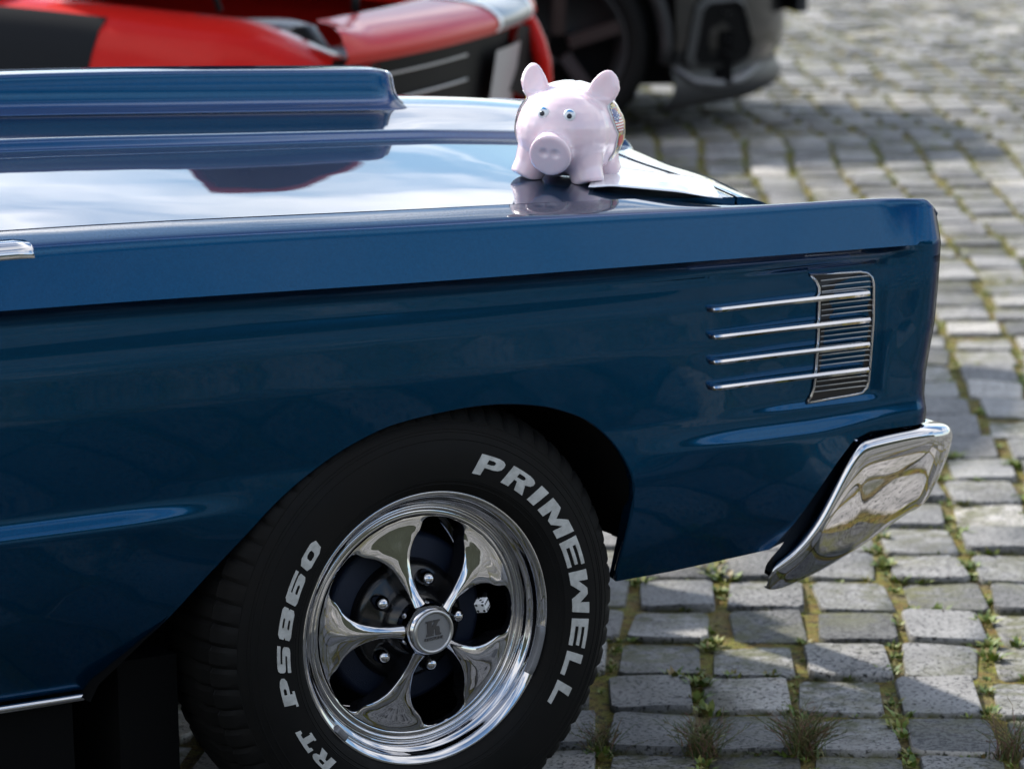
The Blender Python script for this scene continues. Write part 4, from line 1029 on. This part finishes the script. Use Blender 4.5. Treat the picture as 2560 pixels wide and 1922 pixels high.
# cabin
cabs = [(-.98, .93, .12), (-1.05, .95, .12), (-1.75, 1.28, .25), (-2.4, 1.31, .26), (-3.0, 1.28, .27), (-3.7, .95, .15), (-4.3, .90, .12)]
def rc(i, j):
    f_, z, ins_ = cabs[i]; hw = RW/2-ins_; s_, zz = [(-1, .88), (-1, z), (-.85, z+.02), (0, z+.03), (.85, z+.02), (1, z), (1, .88)][j]
    return redf(f_, RW/2+s_*(hw if j not in (0, 6) else RW/2-.06), zz)
v, f = grid(rc, 6, 6); fm = [1 if (i in (1, 4) and 1 <= j <= 4) or (j in (0, 5) and 1 <= i <= 4) else 0 for i in range(6) for j in range(6)]
mesh('cabin', v, f, RED, red, mats=[RED, GLASS], fmat=fm, smooth=False)
v, f = boxvf(redf(-2.2, RW/2, .28), (4.0, 1.4, .12), Matrix((rd, rl, Vector((0, 0, 1)))).transposed()); mesh('floor_pan', v, f, MATTE, red, smooth=False)

# ================================================================== DARK SUV
sd_, sl2 = azv(108), azv(18); SN = Vector((5.86, 7.80, 0)); SW = 1.88
suvf = Frame(SN-sl2*(SW/2), sd_, sl2, (0, 0, 1))
suv = empty('dark_suv', SN-sd_*2.3, 'dark grey suv with angular black air intakes parked behind the red car', 'suv')
def sfp(v_): return -.66*abs((v_-SW/2)/(SW/2))**2.3
SP = [(-.30, .09), (-.12, .11), (-.03, .15), (-.012, .20), (-.035, .235), (-.04, .27), (-.005, .31), (.0, .40), (-.005, .55), (-.02, .68), (-.06, .78), (-.14, .86)]
def sb(i, j, off=0):
    v_ = SW*i/48; f0, z = SP[j]; k = 1-.6*abs((v_-SW/2)/(SW/2))**3; z2 = z+(.03*(1-k) if j < 6 else 0)
    return suvf(sfp(v_)+f0*k+off, v_, z2)
v, f = grid(lambda i, j: sb(i, j), 48, len(SP)-1); fm = [1 if j < 5 else 0 for i in range(48) for j in range(len(SP)-1)]
mesh('front_bumper', v, f, GREY, suv, mats=[GREY, mat('grey_cladding', (.03, .03, .032), .45)], fmat=fm)
def onfront(v_, z, off): return suvf(sfp(v_)-.01+off, v_, z)
for sg in (0, 1):
    mv = (lambda x: x) if sg == 0 else (lambda x: SW-x)
    ring = [(.035, .265), (.02, .30), (.05, .50), (.075, .53), (.20, .53), (.235, .50), (.29, .33), (.265, .275), (.2, .25)]
    c_ = (.15, .39); outp = [onfront(mv(a), b, .022) for a, b in ring]; inp = [onfront(mv(c_[0]+(a-c_[0])*.86), c_[1]+(b-c_[1])*.86, .034) for a, b in ring]; bk_ = [onfront(mv(c_[0]+(a-c_[0])*.8), c_[1]+(b-c_[1])*.8, .016) for a, b in ring]
    n_ = len(ring); it = mesh('air_intake', inp+bk_, [(i, (i+1) % n_, n_+(i+1) % n_, n_+i) for i in range(n_)]+[tuple(range(n_, 2*n_))], MATTE, suv, smooth=False)
    o2 = mesh('intake_surround', outp+inp, [(i, (i+1) % n_, n_+(i+1) % n_, n_+i) for i in range(n_)], BLACK, it, smooth=False)
    v, f = tubevf([onfront(mv(a), b, .015) for a, b in ((.0, .27), (.05, .22), (.13, .20), (.22, .205), (.33, .25))], [.006, .014, .018, .018, .008], 8); mesh('intake_blade', v, f, SILVER if False else mat('satin_grey', (.16, .16, .17), .3, .5), it)
    for q in range(4): v, f = boxvf(onfront(mv(.15), .32+q*.05, .02), (.16, .006, .006), Matrix((sl2, sd_, Vector((0, 0, 1)))).transposed()); mesh('intake_slat', v, f, BLACK, it, smooth=False)
    v, f = boxvf(onfront(mv(.33), .80, -.05), (.42, .1, .10), Matrix((sl2, sd_, Vector((0, 0, 1)))).transposed()); mesh('headlight', v, f, GLASS, suv, smooth=False)
v, f = boxvf(onfront(SW/2, .60, .005), (.8, .04, .34), Matrix((sl2, sd_, Vector((0, 0, 1)))).transposed()); mesh('radiator_grille', v, f, BLACK, suv, smooth=False)
SS = [(.05, .20), (.02, .32), (.0, .45), (.0, .60), (.015, .75), (.03, .88), (.07, .95), (.15, .985)]
WX = [-1.10, -3.95]
def ssd(f_, j):
    v_, z = SS[j]
    for w_ in WX:
        if abs(f_-w_) < .43: z = max(z, .36+sqrt(.43**2-(f_-w_)**2))
    if f_ > -1.1: v_ += .10*smooth(f_, -1.1, -.6)
    return f_, v_, z
sfs = list(np.linspace(-.62, -4.75, 120))
for sgn in (0, 1):
    v, f = grid(lambda i, j: (lambda t: suvf(t[0], t[1] if not sgn else SW-t[1], t[2]))(ssd(sfs[i], j)), len(sfs)-1, len(SS)-1, flip=bool(sgn)); mesh('body_side', v, f, GREY, suv)
    for w_ in WX:
        s_ = -1 if not sgn else 1
        fr = Frame(suvf(w_, .035 if not sgn else SW-.035, .36), sd_, (0, 0, 1), sl2*s_)
        v, f = fr.lathe([(.26, -.02), (.275, .006), (.31, .012), (.34, -.005), (.357, -.035), (.36, -.08), (.36, -.18), (.33, -.22), (.26, -.2)], 60); w2 = mesh('wheel', v, f, RUBBER, suv)
        v, f = fr.lathe([(.262, -.015), (.262, .0), (.252, .004), (.245, -.01), (.24, -.12), (.05, -.12)], 48); mesh('rim', v, f, BLACK, w2)
        for k in range(5):
            a = 2*pi*k/5+.3; a1, a2 = a-.10, a+.10
            V_ = [fr(.05*cos(a-.5), .05*sin(a-.5), -.03), fr(.05*cos(a+.5), .05*sin(a+.5), -.03), fr(.25*cos(a2), .25*sin(a2), -.012), fr(.25*cos(a1), .25*sin(a1), -.012)]
            V_ += [p-fr.c*.03 for p in V_]; mesh('wheel_spoke', V_, [(0, 1, 2, 3), (4, 7, 6, 5), (0, 3, 7, 4), (1, 5, 6, 2), (2, 6, 7, 3), (0, 4, 5, 1)], mat('dark_red_spoke', (.016, .004, .0045), .35) if k == 0 else bpy.data.materials['dark_red_spoke'] if True else BLACK, w2, smooth=False)
        A_ = [fr(.41*cos(radians(t)), .41*sin(radians(t)), .012) for t in range(-10, 191, 10)]; v, f = tubevf(A_, .028, 8); mesh('wheel_arch', v, f, BLACK, suv)
scs = [(-.14, .86, .30), (-.35, .97, .16), (-1.35, 1.08, .14), (-2.1, 1.56, .28), (-2.8, 1.64, .30), (-4.0, 1.58, .30), (-4.6, 1.05, .2), (-4.75, .95, .18)]
def sc(i, j):
    f_, z, ins_ = scs[i]; hw = SW/2-ins_; s_, zz = [(-1, min(.98, z)), (-1, z-.02), (-.85, z), (0, z+.03), (.85, z), (1, z-.02), (1, min(.98, z))][j]
    kk = (SW/2-.14) if j in (0, 6) and i > 1 else hw
    return suvf(f_, SW/2+s_*kk, zz)
v, f = grid(sc, 7, 6); fm = [1 if (i in (2, 5) and 1 <= j <= 4) or (j in (0, 5) and 2 <= i <= 5) else 0 for i in range(7) for j in range(6)]
mesh('cabin', v, f, GREY, suv, mats=[GREY, GLASS], fmat=fm, smooth=False)
v, f = boxvf(suvf(-2.5, SW/2, .30), (4.2, 1.6, .2), Matrix((sd_, sl2, Vector((0, 0, 1)))).transposed()); mesh('floor_pan', v, f, MATTE, suv, smooth=False)

# ================================================================== HEDGE_SCREEN added unseen behind the photographer to darken reflections and block low sky
HEDGE_SCREEN = mat('hedge_screen_leaves', (.03, .05, .015), .7)
_b = NB(HEDGE_SCREEN); _v = _b.pos(); _b.color(_b.ramp(_b.noise(_v, 6, 5, .7), [(.3, (.014, .018, .010)), (.55, (.038, .046, .024)), (.8, (.07, .078, .04))])); _b.bump(_b.noise(_v, 18, 5, .7), 1, .12)
def hg(i, j):
    x = -20+40*i/120; prof_ = [(-13.2, 0), (-13.0, .6), (-12.9, 1.6), (-13.0, 2.6), (-13.3, 3.2), (-13.9, 3.5), (-14.6, 3.4), (-15.0, 2.4), (-15.1, 0)]
    y, z = prof_[j]; nn = noise.noise((x*.7, y, z*.8))*.35+noise.noise((x*2.5, y*2, z*2.5))*.16
    return (x, y+nn, z+(nn*.8 if z > 0 else 0)+(.35*noise.noise((x*.23, 5, 0)) if z > 2 else 0))
v, f = grid(hg, 120, 8)
hroot = mesh('hedge_screen', v, f, HEDGE_SCREEN, label='long dark green leafy screen added out of view to darken reflections in the cars', cat='hedge_screen')
